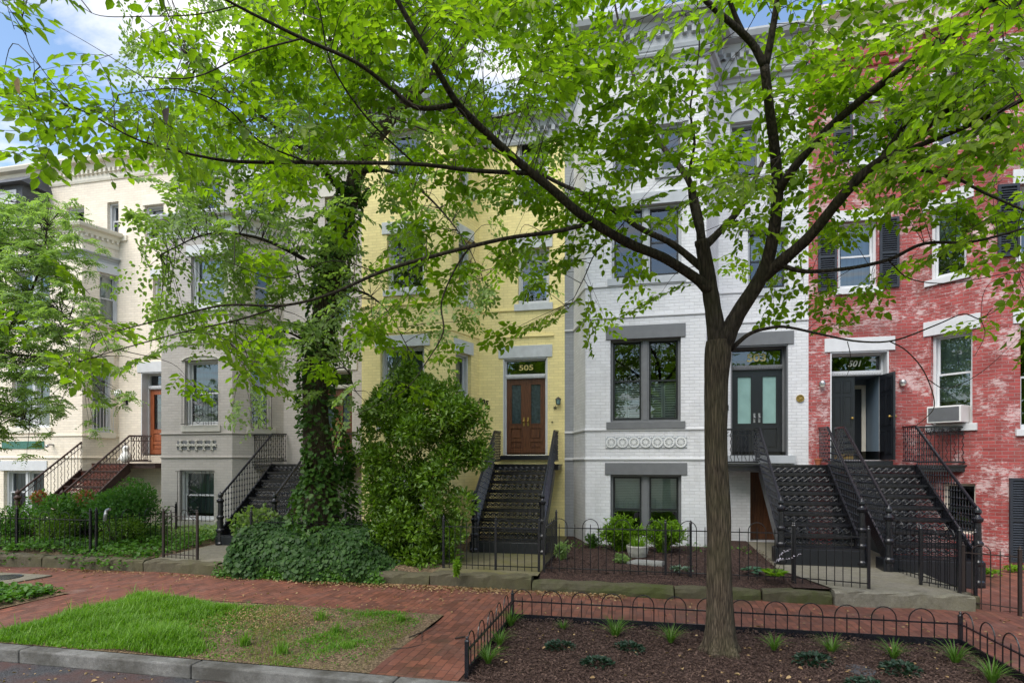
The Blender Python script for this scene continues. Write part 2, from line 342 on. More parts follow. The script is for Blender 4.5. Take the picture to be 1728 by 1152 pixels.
# ------------------------------------------------------------------ leaves
def nrmz(a): return a/np.maximum(np.linalg.norm(a, axis=1, keepdims=True), 1e-9)
def leaves(name, P, D, Nn, L, wr, mat, parent=None, fold=.12, droop=.12, label=None):
    """folded pointed leaves: P base, D direction, Nn rough normal, L length"""
    P = np.asarray(P, float); D = nrmz(np.asarray(D, float)); Nn = np.asarray(Nn, float); L = np.asarray(L, float)[:, None]
    S = nrmz(np.cross(D, Nn)); U = np.cross(S, D); n = len(P)
    fr = fold*RNG.uniform(.1, 2.2, (n,1)); dr = droop*RNG.uniform(-.3, 2.3, (n,1)); wv = RNG.uniform(.8, 1.15, (n,1)); tw_ = RNG.normal(0, .10, (n,1))
    prof = [(0, 0, 0, 0), (.28, .44, 1, 1), (.66, .40, .8, 1), (1, 0, 0, 1), (.66, -.40, .8, -1), (.28, -.44, 1, -1)]
    V = np.stack([P+D*L*a+S*L*(b*wr*1.15*wv)+U*L*(c*fr-dr*a*a+tw_*b*a) for a, b, c, q in prof], 1)
    off = W[parent] if parent is not None else Vector((P[:,0].mean(), P[:,1].mean(), P[:,2].min()))
    V = V.reshape(-1, 3)-np.array(off)
    base = np.arange(n)[:, None]*6
    Fc = np.concatenate([base+np.array([0,1,2,3]), base+np.array([0,3,4,5])], 1).reshape(-1)
    me = bpy.data.meshes.new(name); me.vertices.add(len(V)); me.vertices.foreach_set('co', V.reshape(-1))
    me.loops.add(len(Fc)); me.loops.foreach_set('vertex_index', Fc.astype(np.int32))
    me.polygons.add(2*n); me.polygons.foreach_set('loop_start', np.arange(2*n, dtype=np.int32)*4); me.polygons.foreach_set('loop_total', np.full(2*n, 4, np.int32))
    me.materials.append(mat); me.update(); me.validate()
    o = bpy.data.objects.new(name, me); COL.objects.link(o)
    if parent is not None: o.parent = parent
    else: o.location = off
    W[o] = Vector(off); return o
def rnd3(n, s=1): return RNG.normal(0, s, (n, 3))
def blades(name, P, H, lean, wid, mat, parent=None, seg=3):
    """arching grass blades, P base, H height, lean (n,2) horizontal reach"""
    P = np.asarray(P, float); n = len(P); H = np.asarray(H)[:, None]; lean = np.asarray(lean); wid = np.asarray(wid)[:, None]
    a = RNG.uniform(0, 6.28, n); Sd = np.stack([-lean[:,1], lean[:,0], np.zeros(n)], 1)+1e-6; Sd = nrmz(Sd)
    L3 = np.concatenate([lean, np.zeros((n,1))], 1); rows = []
    for k in range(seg+1):
        t = k/seg; c = P+L3*(t**1.7)+np.array([0,0,1])*H*(t-.38*t**3*np.minimum(1, np.linalg.norm(lean, axis=1)[:,None]/np.maximum(H, .01)))
        w = wid*(1-t**2)*.5
        rows += [c-Sd*w, c+Sd*w]
    V = np.stack(rows, 1).reshape(-1, 3)
    off = W[parent] if parent is not None else Vector((P[:,0].mean(), P[:,1].mean(), P[:,2].min()))
    V = V-np.array(off); m = 2*(seg+1); base = np.arange(n)[:, None]*m
    Fc = np.concatenate([base+np.array([2*k, 2*k+1, 2*k+3, 2*k+2]) for k in range(seg)], 1).reshape(-1)
    me = bpy.data.meshes.new(name); me.vertices.add(len(V)); me.vertices.foreach_set('co', V.reshape(-1))
    me.loops.add(len(Fc)); me.loops.foreach_set('vertex_index', Fc.astype(np.int32)); q = seg*n
    me.polygons.add(q); me.polygons.foreach_set('loop_start', np.arange(q, dtype=np.int32)*4); me.polygons.foreach_set('loop_total', np.full(q, 4, np.int32))
    me.materials.append(mat); me.update(); me.validate()
    o = bpy.data.objects.new(name, me); COL.objects.link(o)
    if parent is not None: o.parent = parent
    else: o.location = off
    W[o] = Vector(off); return o
# ------------------------------------------------------------------ ground, road, kerb, pavement, yards
def sheet(name, pts, z, mat, kind='structure', th=0):
    b = MB(); zz = z if hasattr(z, '__len__') else [z]*len(pts)
    b.face([(p[0], p[1], q) for p, q in zip(pts, zz)])
    o = b.build(name, mat); o['kind'] = kind; return o
def rect(x0, x1, y0, y1): return [(x0,y0),(x1,y0),(x1,y1),(x0,y1)]
sheet('ground', rect(-150, 150, -120, 150), -.2, m_oldconc)
sheet('road', rect(-60, 60, -9, 5.42), -.15, m_asphalt)
k = MB()
xs = -40
while xs < 40:
    L = 2.35; k.box(xs, xs+L-.012, 5.42, 5.6, -.16, .004); xs += L
o = k.build('kerb', m_kerb, bevel=.018); o['kind'] = 'structure'
PW = m_paver
# brick pavement as strips round the planting boxes, yard side up to the low walls
b = MB()
def pz(x, y): return .012*math.sin(x*.9+y*1.7)+.009*math.sin(x*2.3-y*2.9+1)+.004*math.sin(x*6.1+y*5.3)-.006
for (x0, x1, y0, y1) in ((-40, 40, 8.0, 9.98), (-9.4, -8.05, 5.6, 8.0), (-2.75, -1.78, 5.6, 8.0), (3.8, 40, 5.6, 8.0)):
    nx, ny = max(2, int((x1-x0)/.2)), max(2, int((y1-y0)/.2)); dx, dy = (x1-x0)/nx, (y1-y0)/ny
    for i in range(nx):
        for j in range(ny):
            X_, Y_ = x0+i*dx, y0+j*dy; b.face([(u, v, pz(u, v)) for u, v in ((X_,Y_),(X_+dx,Y_),(X_+dx,Y_+dy),(X_,Y_+dy))])
o = b.build('brick_pavement', PW); o['kind'] = 'structure'
sheet('mulch_bed', [(2.4, 9.98), (2.97, 9.98), (2.97, 10.1), (2.45, 11.42), (2.4,11.42)], [.215,.215,.22,.262,.262], m_mulch)
o = sheet('brick_forecourt', rect(4.84, 14, 9.98, 14.4), [.0, .0, .16, .16], PW)
def bumpy(name, x0, x1, y0, y1, z, mat, amp, nx=60, ny=30, zf=None):
    b = MB(); X = np.linspace(x0, x1, nx); Y = np.linspace(y0, y1, ny)
    for j, y in enumerate(Y):
        for i, x in enumerate(X):
            e = min(1, min(x-x0, x1-x, y-y0, y1-y)/.25)
            h = (zf(x, y) if zf else z)+e*amp*(.6+.5*math.sin(x*2.1+y*1.3)+.4*math.sin(x*5.3-y*3.1)+random.uniform(-.1, .1))
            b.v.append((x, y, h))
    for j in range(ny-1):
        for i in range(nx-1):
            q = j*nx+i; b.f.append((q, q+1, q+1+nx, q+nx)); b.uv.append([(0,0)]*4)
    o = b.build(name, mat, smooth=True); o['kind'] = 'structure'; return o
bumpy('grass_verge', -8.05, -2.75, 5.6, 8.0, .004, m_soil, .03)
bumpy('weedy_verge', -14, -9.4, 5.6, 8.0, .004, m_soil, .03)
bumpy('tree_pit_soil', -1.78, 3.8, 5.6, 8.0, -.01, m_mulch, .035)
def yz(y): return .22+(y-10.15)*.036
for nm, x0, x1, mt in (('yard_soil', -25, -9.7, m_soil), ('yard_soil', -8.0, -3.62, m_soil), ('mulch_bed', -1.72, 2.45, m_mulch)):
    bumpy(nm, x0, x1, 9.98, 14.4, 0, mt, .03, 80, 60, lambda x, y: yz(y)-max(0, 10.28-y)*.28)
for nm, x0, x1, mt in (('garden_path', -9.7, -8.0, m_conc), ('garden_path', -3.62, -1.72, m_damp)):
    sheet(nm, rect(x0, x1, 9.98, 14.4), [.23, .23, .37, .37], mt)
sheet('garden_path', [(2.95, 9.98), (4.84, 9.98), (4.84, 14.4), (2.45, 14.4), (2.45, 11.3)], [.235, .235, .36, .36, .28], m_conc)
def lowwall(label, x0, x1, z, mat, y0=9.84, y1=10.12, rnd=.05, n=1, gap=.012, name='low_wall', group=None):
    b = MB(); L = (x1-x0)/n
    for i in range(n):
        r = rnd; yy0, yy1 = y0, y1
        poly = [(yy0, -.05), (yy0, z-r), (yy0+r*.3, z-r*.3), (yy0+r, z), (yy1-r, z), (yy1, z-r*.6), (yy1, -.05)]
        a = x0+i*L; e = a+L-gap; m = len(poly); ns = max(2, int((e-a)/.14)); rows = []
        for k in range(ns+1):
            t = k/ns; en = .012*(1 if k in (0, ns) else 0)
            rows.append([(a+(e-a)*t, p[0]+(.012*math.sin(k*1.9+q*2.1+x0) if 0 < q < m-1 else 0)+(en if q < m/2 else -en), p[1]+(0 if q in (0, m-1) else .010*math.sin(k*1.3+q+x0*3)-en)) for q, p in enumerate(poly)])
        b.face(rows[0]); b.face(rows[-1][::-1])
        for k in range(ns):
            for q in range(m): b.face([rows[k][q], rows[k+1][q], rows[k+1][(q+1)%m], rows[k][(q+1)%m]])
    o = b.build(name, mat); return tag(o, label, 'low wall' if name=='low_wall' else 'step', group)
lowwall('mossy low wall hung with creepers in front of the cream house garden', -25, -9.75, .24, m_oldconc, n=6)
lowwall('concrete step under the open brown gate', -9.74, -8.05, .235, m_oldconc, name='concrete_step')
lowwall('weathered low garden wall behind the dark ivy hedge', -8.04, -5.1, .22, m_oldconc, n=2)
lowwall('round edged grey stone kerb beneath the tall shrub', -5.09, -3.66, .20, m_oldconc, rnd=.08)
lowwall('concrete step under the black gate of the yellow house', -3.65, -1.80, .235, m_oldconc, name='concrete_step')
lowwall('long bright green mossy rounded stone kerb before the mulch bed', -1.79, .57, .175, m_mossy, y0=9.80, rnd=.12)
lowwall('mossy stone kerb behind the street tree trunk',   .58, 1.92, .165, m_mossy, y0=9.88, rnd=.09)
lowwall('half mossy grey stone kerb right of the street tree', 1.93, 2.95, .185, m_mossy, y0=9.86, rnd=.06)
lowwall('pale concrete step at the end of the path to door 503', 2.96, 4.86, .236, m_conc, y0=9.80, rnd=.04, n=1, name='concrete_step')
b = MB(); b.box(4.86, 5.0, 9.98, 12.1, -.05, .20); tag(b.build('low_wall', m_oldconc, bevel=.02), 'narrow mossy stone divider beside the brick forecourt', 'low wall')
# manhole + lid
p = onZ(12, 975)
b = MB(); b.box(p.x-.75, p.x+.55, p.y-.42, p.y+.42, -.03, .006); mh = b.build('manhole_cover', m_conc); tag(mh, 'round iron manhole cover in a pale concrete square on the brick pavement', 'manhole cover')
b = MB(); b.lathe((p.x-.1, p.y, .006), [(.001,.004),(.27,.004),(.28,.010),(.30,.010),(.31,0)], 32); b.build('iron_lid', m_iron, mh)
p = onZ(1452, 1133)
b = MB(); b.lathe((p.x, p.y, 0), [(.001,.028),(.115,.028),(.12,.032),(.14,.032),(.145,0)], 28); tag(b.build('utility_lid', m_slate), 'small round black utility lid set in the tree pit mulch', 'utility lid')
# ------------------------------------------------------------------ houses
class Seg:
    def __init__(s, p0, p1, s0=0):
        s.p0 = Vector((*p0, 0)); s.p1 = Vector((*p1, 0)); s.d = (s.p1-s.p0); s.L = s.d.length; s.d.normalize(); s.n = Vector((s.d.y, -s.d.x, 0)); s.s0 = s0; s.op = []
    def pt(s, a, o, z): q = s.p0+s.d*a+s.n*o; return Vector((q.x, q.y, z))
    def hit(s, px, py):
        t = (px-CX)/F; r = Vector((t*CA-SA, t*SA+CA, 0))
        k = s.p0.dot(s.n)/r.dot(s.n); q = r*k
        return (q-s.p0).dot(s.d), HC-(py-YH)/F*k
    def box(s, mb, a0, a1, o0, o1, z0, z1):
        mb.hexa([s.pt(a0,o1,z0), s.pt(a1,o1,z0), s.pt(a1,o0,z0), s.pt(a0,o0,z0), s.pt(a0,o1,z1), s.pt(a1,o1,z1), s.pt(a1,o0,z1), s.pt(a0,o0,z1)])
    def quad(s, mb, a0, a1, o, z0, z1):
        mb.face([s.pt(a0,o,z0), s.pt(a1,o,z0), s.pt(a1,o,z1), s.pt(a0,o,z1)], [(a0,z0),(a1,z0),(a1,z1),(a0,z1)])
    def ring(s, mb, a0, a1, z0, z1, w, o0, o1, wb=None):
        wb = w if wb is None else wb
        s.box(mb, a0, a0+w, o0, o1, z0, z1); s.box(mb, a1-w, a1, o0, o1, z0, z1)
        s.box(mb, a0+w, a1-w, o0, o1, z1-w, z1); s.box(mb, a0+w, a1-w, o0, o1, z0, z0+wb)
    def wall(s, mb, z0, z1):
        A = sorted({0, s.L, *[x for q in s.op for x in q[:2]]}); Z = sorted({z0, z1, *[x for q in s.op for x in q[2:4] if z0 < x < z1]})
        for i in range(len(A)-1):
            for j in range(len(Z)-1):
                ca, cz = (A[i]+A[i+1])/2, (Z[j]+Z[j+1])/2
                if A[i] < -1e-6 or A[i+1] > s.L+1e-6: continue
                if any(q[0] < ca < q[1] and q[2] < cz < q[3] for q in s.op): continue
                mb.face([s.pt(A[i],0,Z[j]), s.pt(A[i+1],0,Z[j]), s.pt(A[i+1],0,Z[j+1]), s.pt(A[i],0,Z[j+1])],
                        [(s.s0+A[i],Z[j]),(s.s0+A[i+1],Z[j]),(s.s0+A[i+1],Z[j+1]),(s.s0+A[i],Z[j+1])])
        for q in s.op:
            a0, a1, y0, y1 = q[:4]; r = q[4]
            for P, uv in (([(a0,0,y0),(a0,-r,y0),(a0,-r,y1),(a0,0,y1)], 0), ([(a1,-r,y0),(a1,0,y0),(a1,0,y1),(a1,-r,y1)], 0),
                          ([(a0,0,y1),(a0,-r,y1),(a1,-r,y1),(a1,0,y1)], 1), ([(a0,-r,y0),(a0,0,y0),(a1,0,y0),(a1,-r,y0)], 1)):
                mb.face([s.pt(*p) for p in P], [((p[1] if not uv else p[0])+s.s0, p[2] if not uv else p[2]+p[1]) for p in P])
def offpoly(pts, o):
    out = []; n = len(pts)
    for i in range(n):
        P = Vector(pts[i]); ns = []
        for a, b in ((i-1, i), (i, i+1)):
            if 0 <= a and b < n:
                d = (Vector(pts[b])-Vector(pts[a])).normalized(); ns.append(Vector((d.y, -d.x)))
        m = sum(ns, Vector((0,0))); m.normalize(); out.append(P+m*(o/max(m.dot(ns[0]), .3)))
    return out
def sweep(mb, pts, prof):
    R_ = [offpoly(pts, o) for o, z in prof]
    for k in range(len(prof)-1):
        for i in range(len(pts)-1):
            a, b, c, d = R_[k][i], R_[k][i+1], R_[k+1][i+1], R_[k+1][i]
            mb.face([(a.x,a.y,prof[k][1]), (b.x,b.y,prof[k][1]), (c.x,c.y,prof[k+1][1]), (d.x,d.y,prof[k+1][1])])
    for i in (0, len(pts)-1):
        f = [(R_[k][i].x, R_[k][i].y, prof[k][1]) for k in range(len(prof))]; mb.face(f if i == 0 else f[::-1])
class House:
    def __init__(s, label, plan, top, mat, z0=-.05, name='row_house', bandprof=None):
        s.plan = plan; s.top = top; s.mat = mat; s.segs = []; a = random.uniform(0, 9); s.tops = {}
        for i in range(len(plan)-1):
            g = Seg(plan[i], plan[i+1], a); a += g.L; s.segs.append(g)
        x0, x1 = plan[0][0], plan[-1][0]; s.x0, s.x1 = x0, x1; s.z0 = z0
        s.o = thing(name, label, 'house', ((x0+x1)/2, 14.4, 0), 'painted brick row houses')
    def finish(s, mats=None):
        groups = {}
        for i, g in enumerate(s.segs):
            m = (mats or {}).get(i, s.mat); mb = groups.setdefault(m.name, (MB(), m))[0]; g.wall(mb, s.z0, s.tops.get(i, s.top))
        for k, (mb, m) in groups.items(): mb.build('wall', m, s.o)
        b = MB(); x0, x1 = s.x0+.004, s.x1-.004; t = s.top-.05
        b.face([(x0,14.41,s.z0),(x0,24,s.z0),(x0,24,t),(x0,14.41,t)], [(0,0),(9.6,0),(9.6,t),(0,t)])
        b.face([(x1,24,s.z0),(x1,14.41,s.z0),(x1,14.41,t),(x1,24,t)], [(0,0),(9.6,0),(9.6,t),(0,t)])
        b.face([(x1,24,s.z0),(x0,24,s.z0),(x0,24,t),(x1,24,t)], [(0,0),(5,0),(5,t),(0,t)]); b.build('side_wall', s.mat, s.o)
        b = MB(); b.face([(x0,14.41,t),(x1,14.41,t),(x1,24,t),(x0,24,t)]); b.build('roof', m_roof, s.o)
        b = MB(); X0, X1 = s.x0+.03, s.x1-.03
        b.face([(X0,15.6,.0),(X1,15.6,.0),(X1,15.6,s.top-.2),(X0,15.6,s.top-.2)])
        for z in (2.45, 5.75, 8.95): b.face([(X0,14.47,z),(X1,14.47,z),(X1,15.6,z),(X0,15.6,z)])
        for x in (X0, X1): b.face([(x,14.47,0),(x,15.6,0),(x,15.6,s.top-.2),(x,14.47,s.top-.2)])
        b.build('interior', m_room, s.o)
    def band(s, z, h=.05, pr=.03, mat=None, pts=None, name='string_course'):
        b = MB(); sweep(b, pts or s.plan, [(-.01,z-h/2),(pr*.7,z-h/2),(pr,z-h*.2),(pr,z+h*.3),(-.01,z+h/2)]); b.build(name, mat or s.mat, s.o)
    def cornice(s, pts, z, mat, scale=1, dent=True, name='cornice'):
        b = MB(); q = scale
        sweep(b, pts, [(-.01,z-.62*q),(.03*q,z-.62*q),(.05*q,z-.56*q),(.05*q,z-.34*q),(.12*q,z-.30*q),(.16*q,z-.16*q),(.30*q,z-.13*q),(.34*q,z-.04*q),(.34*q,z),(-.01,z+.02)])
        if dent:
            for i in range(len(pts)-1):
                g = Seg(pts[i], pts[i+1]); n = max(1, int(g.L/(.16*q)))
                for k in range(n):
                    a = (k+.3)*g.L/n; g.box(b, a, a+.08*q, .04*q, .135*q, z-.42*q, z-.31*q)
        b.build(name, mat, s.o)
    def lintel(s, g, a0, a1, z0, z1, mat, pr=.025):
        b = MB(); g.box(b, a0, a1, -.03, pr, z0, z1); b.build('lintel', mat, s.o, bevel=.006)
    def window(s, g, px0, px1, py0, py1, n=1, trim=None, sash=None, glass=None, cover=None, cov=1.0, lint=None, lh=.28, lx=.13, sill=None, sh=.15, mull=.10, reveal=.14, split=.5, arch=None, rows=True, rect_=None):
        if rect_: a0, a1, z0, z1 = rect_
        else:
            pm = (px0+px1)/2; a0 = g.hit(px0, py1)[0]; a1 = g.hit(px1, py1)[0]; z0 = g.hit(pm, py1)[1]; z1 = g.hit(pm, py0)[1]
        trim = trim or m_trimwhite; sash = sash or trim; glass = glass or m_glass
        g.op.append((a0, a1, z0, z1, .30)); r = reveal
        fw = .055; b = MB(); g.ring(b, a0, a1, z0, z1, fw, -r-.10, -r+.04); 
        w = (a1-a0-2*fw-(n-1)*mull)/n; cells = []
        for i in range(n):
            c0 = a0+fw+i*(w+mull); cells.append((c0, c0+w))
            if i < n-1:
                g.box(b, c0+w, c0+w+mull, -r-.10, -r+.02, z0+fw, z1-fw); g.box(b, c0+w+mull*.2, c0+w+mull*.8, -r+.02, -r+.045, z0+fw, z1-fw)
        fr = b.build('window', trim, s.o)
        zs = z0+fw; ze = z1-fw; zm = zs+(ze-zs)*split
        b = MB()
        for c0, c1 in cells:
            if rows:
                g.ring(b, c0, c1, zs, zm+.02, .04, -r-.045, -r-.01, .06); g.ring(b, c0, c1, zm-.02, ze, .04, -r-.085, -r-.05)
            else: g.ring(b, c0, c1, zs, ze, .045, -r-.06, -r-.02)
        b.build('sash', sash, fr)
        b = MB()
        for c0, c1 in cells:
            if rows:
                g.quad(b, c0+.03, c1-.03, -r-.03, zs+.03, zm); g.quad(b, c0+.03, c1-.03, -r-.07, zm, ze-.03)
            else: g.quad(b, c0+.03, c1-.03, -r-.04, zs+.03, ze-.03)
        b.build('pane', glass, fr)
        if cover:
            b = MB(); kind, cm = cover
            for c0, c1 in cells:
                zz = zs+(ze-zs)*(1-cov) if kind != 'shutter' else zs
                if kind == 'shutter':
                    zt = zs+(ze-zs)*cov; h = (c1-c0)/2
                    for q in (0, 1):
                        g.ring(b, c0+q*h+.005, c0+(q+1)*h-.005, zs, zt, .04, -r-.16, -r-.13)
                        z = zs+.05
                        while z < zt-.05:
                            b.hexa([g.pt(c0+q*h+.04,-r-.13,z), g.pt(c0+(q+1)*h-.04,-r-.13,z), g.pt(c0+(q+1)*h-.04,-r-.16,z+.035), g.pt(c0+q*h+.04,-r-.16,z+.035),
                                    g.pt(c0+q*h+.04,-r-.13,z+.008), g.pt(c0+(q+1)*h-.04,-r-.13,z+.008), g.pt(c0+(q+1)*h-.04,-r-.16,z+.043), g.pt(c0+q*h+.04,-r-.16,z+.043)]); z += .055
                elif kind == 'blind':
                    z = zz
                    while z < ze:
                        b.face([g.pt(c0,-r-.13,z), g.pt(c1,-r-.13,z), g.pt(c1,-r-.145,z+.034), g.pt(c0,-r-.145,z+.034)]); z += .038
                elif kind == 'curtain':
                    N = 26
                    for q in range(N):
                        x0 = c0+(c1-c0)*q/N; x1 = c0+(c1-c0)*(q+1)/N; f = lambda t: -r-.16+.025*math.sin(t*31)+.012*math.sin(t*77)
                        b.face([g.pt(x0,f(x0),zz), g.pt(x1,f(x1),zz), g.pt(x1,f(x1),ze), g.pt(x0,f(x0),ze)])
                else: g.quad(b, c0, c1, -r-.14, zz, ze)
            b.build({'shutter': 'inner_shutter', 'blind': 'blind', 'curtain': 'curtain', 'shade': 'roller_shade'}[kind], cm, fr)
        if lint: s.lintel(g, a0-lx, a1+lx, z1-.01, z1+lh, lint)
        if sill:
            b = MB(); g.box(b, a0-.09, a1+.09, -.12, .05, z0-sh, z0+.012); b.build('sill', sill, s.o, bevel=.006)
        if arch:
            b = MB(); c = (a0+a1)/2; rr = (a1-a0)/2+.02; N = 12; ah = arch[1]
            for k in range(N):
                t0, t1 = math.pi*k/N, math.pi*(k+1)/N
                P = [g.pt(c+math.cos(t)*q, oo, z1+math.sin(t)*ah*q/rr) for oo in (.045, -.02) for t, q in ((t0, rr), (t0, rr+.09), (t1, rr+.09), (t1, rr))]
                b.hexa([P[4],P[5],P[6],P[7],P[0],P[1],P[2],P[3]])
                b.face([g.pt(c,.012,z1), g.pt(c+math.cos(t0)*rr,.012,z1+math.sin(t0)*ah), g.pt(c+math.cos(t1)*rr,.012,z1+math.sin(t1)*ah)])
            b.build('window_hood', arch[0], s.o)
        return (a0, a1, z0, z1, fr)
def textmesh(txt, size, g, a, o, z, mat, parent, dirs=None, name='house_number', ext=.008, sx=1.0, shear=0):
    cu = bpy.data.curves.new('t', 'FONT'); cu.body = txt; cu.size = size; cu.align_x = 'CENTER'; cu.align_y = 'CENTER'; cu.extrude = ext; cu.offset = size*.018; cu.shear = shear
    to = bpy.data.objects.new('t', cu); COL.objects.link(to); bpy.context.view_layer.update()
    me = bpy.data.meshes.new_from_object(to.evaluated_get(bpy.context.evaluated_depsgraph_get())); bpy.data.objects.remove(to); bpy.data.curves.remove(cu)
    dx, dy = dirs or (g.d, Vector((0,0,1))); n = g.n; base = g.pt(a, o, z)
    off = W[parent]
    for v in me.vertices: v.co = base+dx*(v.co.x*sx)+dy*v.co.y+n*v.co.z-off
    me.materials.clear(); me.materials.append(mat); me.name = name
    ob = bpy.data.objects.new(name, me); COL.objects.link(ob); ob.parent = parent; W[ob] = Vector(off); return ob
# ================= 503: pale grey-white house
P503 = [(-1.797,14.4),(-1.575,14.4),(-1.184,13.3),(1.446,13.3),(1.84,14.4),(3.79,14.4)]
H3 = House('whitish painted brick row house with grey window surrounds and black double door 503', P503, 12.0, m_white)
g = H3.segs[2]
SH = ('shutter', m_blind)
H3.window(g, 1030, 1149, 570, 712, 2, m_trimgrey, m_blackframe, m_glassdark, SH, .48, lint=m_trimgrey, lx=.10, lh=.29, sill=m_trimgrey, mull=.17)
H3.window(g, 1030, 1150, 800, 905, 2, m_trimgrey, m_blackframe, m_glassdark, ('blind', m_blind), .62, lint=m_trimgrey, lx=.12, lh=.26, mull=.17, split=.42)
H3.window(g, 1032, 1150, 345, 468, 2, m_palegrey, m_blackframe, m_glassdark, None, lint=m_palegrey, lx=.10, lh=.26, sill=m_palegrey, mull=.17)
H3.window(g, 1034, 1074, 215, 292, 1, m_palegrey, m_trimgrey, None, None, sill=m_palegrey, arch=(m_palegrey, .28))
H3.window(g, 1112, 1153, 208, 288, 1, m_palegrey, m_trimgrey, None, None, sill=m_palegrey, arch=(m_palegrey, .28))
f = H3.segs[4]
H3.window(f, 1232, 1283, 205, 300, 1, m_palegrey, m_trimgrey, None, None, sill=m_palegrey, arch=(m_palegrey, .32))
H3.window(f, 1262, 1330, 385, 488, 1, m_palegrey, m_blackframe, m_glassdark, ('blind', m_blind), .5, lint=m_palegrey, sill=m_palegrey)
for z, pts in ((2.94, P503[:5]), (2.28, P503[:5]), (5.47, None), (6.18, None)): H3.band(z, .06, .03, m_white, pts)
# rosette frieze
fz = MB(); a0 = g.hit(1022, 746)[0]; a1 = g.hit(1159, 746)[0]; zc = g.hit(1090, 746)[1]; w = (a1-a0)/7
g.box(fz, a0, a1, -.01, .008, zc-w/2-.005, zc+w/2+.005)
for i in range(7):
    c = a0+w*(i+.5)
    for rr, ww, oo in ((w*.43, .022, .035), (w*.10, .02, .03)):
        N = 20
        for k in range(N):
            t0, t1 = 2*math.pi*k/N, 2*math.pi*(k+1)/N
            P = [g.pt(c+math.cos(t)*q, o_, zc+math.sin(t)*q) for o_ in (oo, 0) for t, q in ((t0, rr-ww), (t0, rr+ww*.5), (t1, rr+ww*.5), (t1, rr-ww))]
            fz.hexa([P[4],P[5],P[6],P[7],P[0],P[1],P[2],P[3]])
    for k in range(12):
        t = math.pi*k/6; A = g.pt(c+math.cos(t)*w*.1, .016, zc+math.sin(t)*w*.1); B = g.pt(c+math.cos(t)*w*.38, .016, zc+math.sin(t)*w*.38); fz.bar(A, B, .017, .03, g.n)
    for sx_, sz_ in ((1,1),(-1,1),(1,-1),(-1,-1)):
        q = g.pt(c+sx_*w*.43, 0, zc+sz_*w*.43); fz.sphere(q+g.n*.008, .018, 5)
fz.build('rosette_frieze', simple('frieze_paint', (.62,.63,.62), .6, .1, 14, .3), H3.o); fz = MB(); g.box(fz, a0-.004, a1+.004, -.01, .010, zc-w/2-.008, zc+w/2+.008); fz.build('frieze_ground', m_palegrey, H3.o)  # ground darker than the rosettes, painting in the shade of the recesses
H3.cornice(P503, 12.05, m_palegrey, 1.15); H3.cornice(P503, 11.2, m_palegrey, .5, False, 'frieze_moulding')
# door helper --------------------------------------------------
def doorway(H, g, px0, px1, pytop, pybot, trim, lint, depth=.28, transom=.30, lx=.12, lh=.30, num=None, nummat=None, glass=None, numsize=.2, numsx=1.25, rect_=None, zbot=None, shear=0):
    pm = (px0+px1)/2; a0 = g.hit(px0, pybot)[0]; a1 = g.hit(px1, pybot)[0]; z0 = g.hit(pm, pybot)[1]; z1 = g.hit(pm, pytop)[1]
    if zbot is not None: z0 = zbot
    g.op.append((a0, a1, z0, z1, depth+.1)); r = depth
    b = MB(); fw = .07; g.ring(b, a0, a1, z0, z1, fw, -r-.06, -r+.06, .02); g.box(b, a0+.0, a0+.03, -r+.06, -.0, z0+.01, z1-.02); g.box(b, a1-.03, a1, -r+.06, 0, z0+.01, z1-.02); g.box(b, a0+.03, a1-.03, -r+.06, 0, z1-.035, z1-.003)
    zt = z1-fw-transom
    g.box(b, a0+fw, a1-fw, -r-.05, -r+.07, zt-.11, zt); g.box(b, a0+fw, a1-fw, -r+.07, -r+.09, zt-.09, zt-.02)
    n = int((a1-a0)/.06)
    for k in range(n): b.sphere(g.pt(a0+fw+(k+.5)*(a1-a0-2*fw)/n, -r+.09, zt-.055), .016, 5)
    fr = b.build('door_frame', trim, H.o)
    b = MB(); g.quad(b, a0+fw, a1-fw, -r-.02, zt, z1-fw); b.build('transom_pane', glass or m_glassdark, fr)
    if num: textmesh(num, numsize, g, (a0+a1)/2, -r-.008, (zt+z1-fw)/2, nummat or m_gold, fr, sx=numsx, ext=.004, shear=shear)
    if lint: H.lintel(g, a0-lx, a1+lx, z1-.005, z1+lh, lint)
    return a0+fw, a1-fw, z0+.02, zt-.11, -r, fr
def leaf_door(H, g, a0, a1, z0, z1, o, mat, glass, side, panels='victorian', handle=m_brass, zglass=.42, name='door'):
    """one door leaf: stiles, rails, raised panels, tall pane"""
    b = MB(); w = a1-a0; h = z1-z0; st = .11 if w < .75 else .13; t = .045
    g.box(b, a0, a0+st, o-t, o, z0, z1); g.box(b, a1-st, a1, o-t, o, z0, z1)
    zg = z0+h*zglass
    rails = [(z0, z0+.16), (zg-.10, zg), (z1-.13, z1)]
    if panels == 'victorian': rails.insert(1, (z0+.16+(zg-.26-z0)*.32, z0+.24+(zg-.26-z0)*.32))
    for q0, q1 in rails: g.box(b, a0+st, a1-st, o-t, o-.002, q0, q1)
    rs = rails[:-1]
    for i in range(len(rs)-1):
        p0, p1 = rs[i][1], rs[i+1][0]; g.box(b, a0+st, a1-st, o-t+.005, o-.022, p0, p1); g.box(b, a0+st+.035, a1-st-.035, o-.022, o-.006, p0+.03, p1-.03)
    g.ring(b, a0+st, a1-st, zg, z1-.13, .02, o-.03, o+.006)
    d = b.build(name, mat, H.o)
    b = MB(); g.quad(b, a0+st, a1-st, o-.025, zg, z1-.13); b.build('door_pane', glass, d)
    ha = a1-st/2 if side > 0 else a0+st/2; zc = z0+h*.44
    b = MB(); g.box(b, ha-.022, ha+.022, o, o+.008, zc-.12, zc+.10); q = g.pt(ha, o+.05, zc); b.sphere(q, .026, 8); b.tube([g.pt(ha,o,zc), g.pt(ha,o+.05,zc)], .010); b.build('handle', handle, d)
    return d
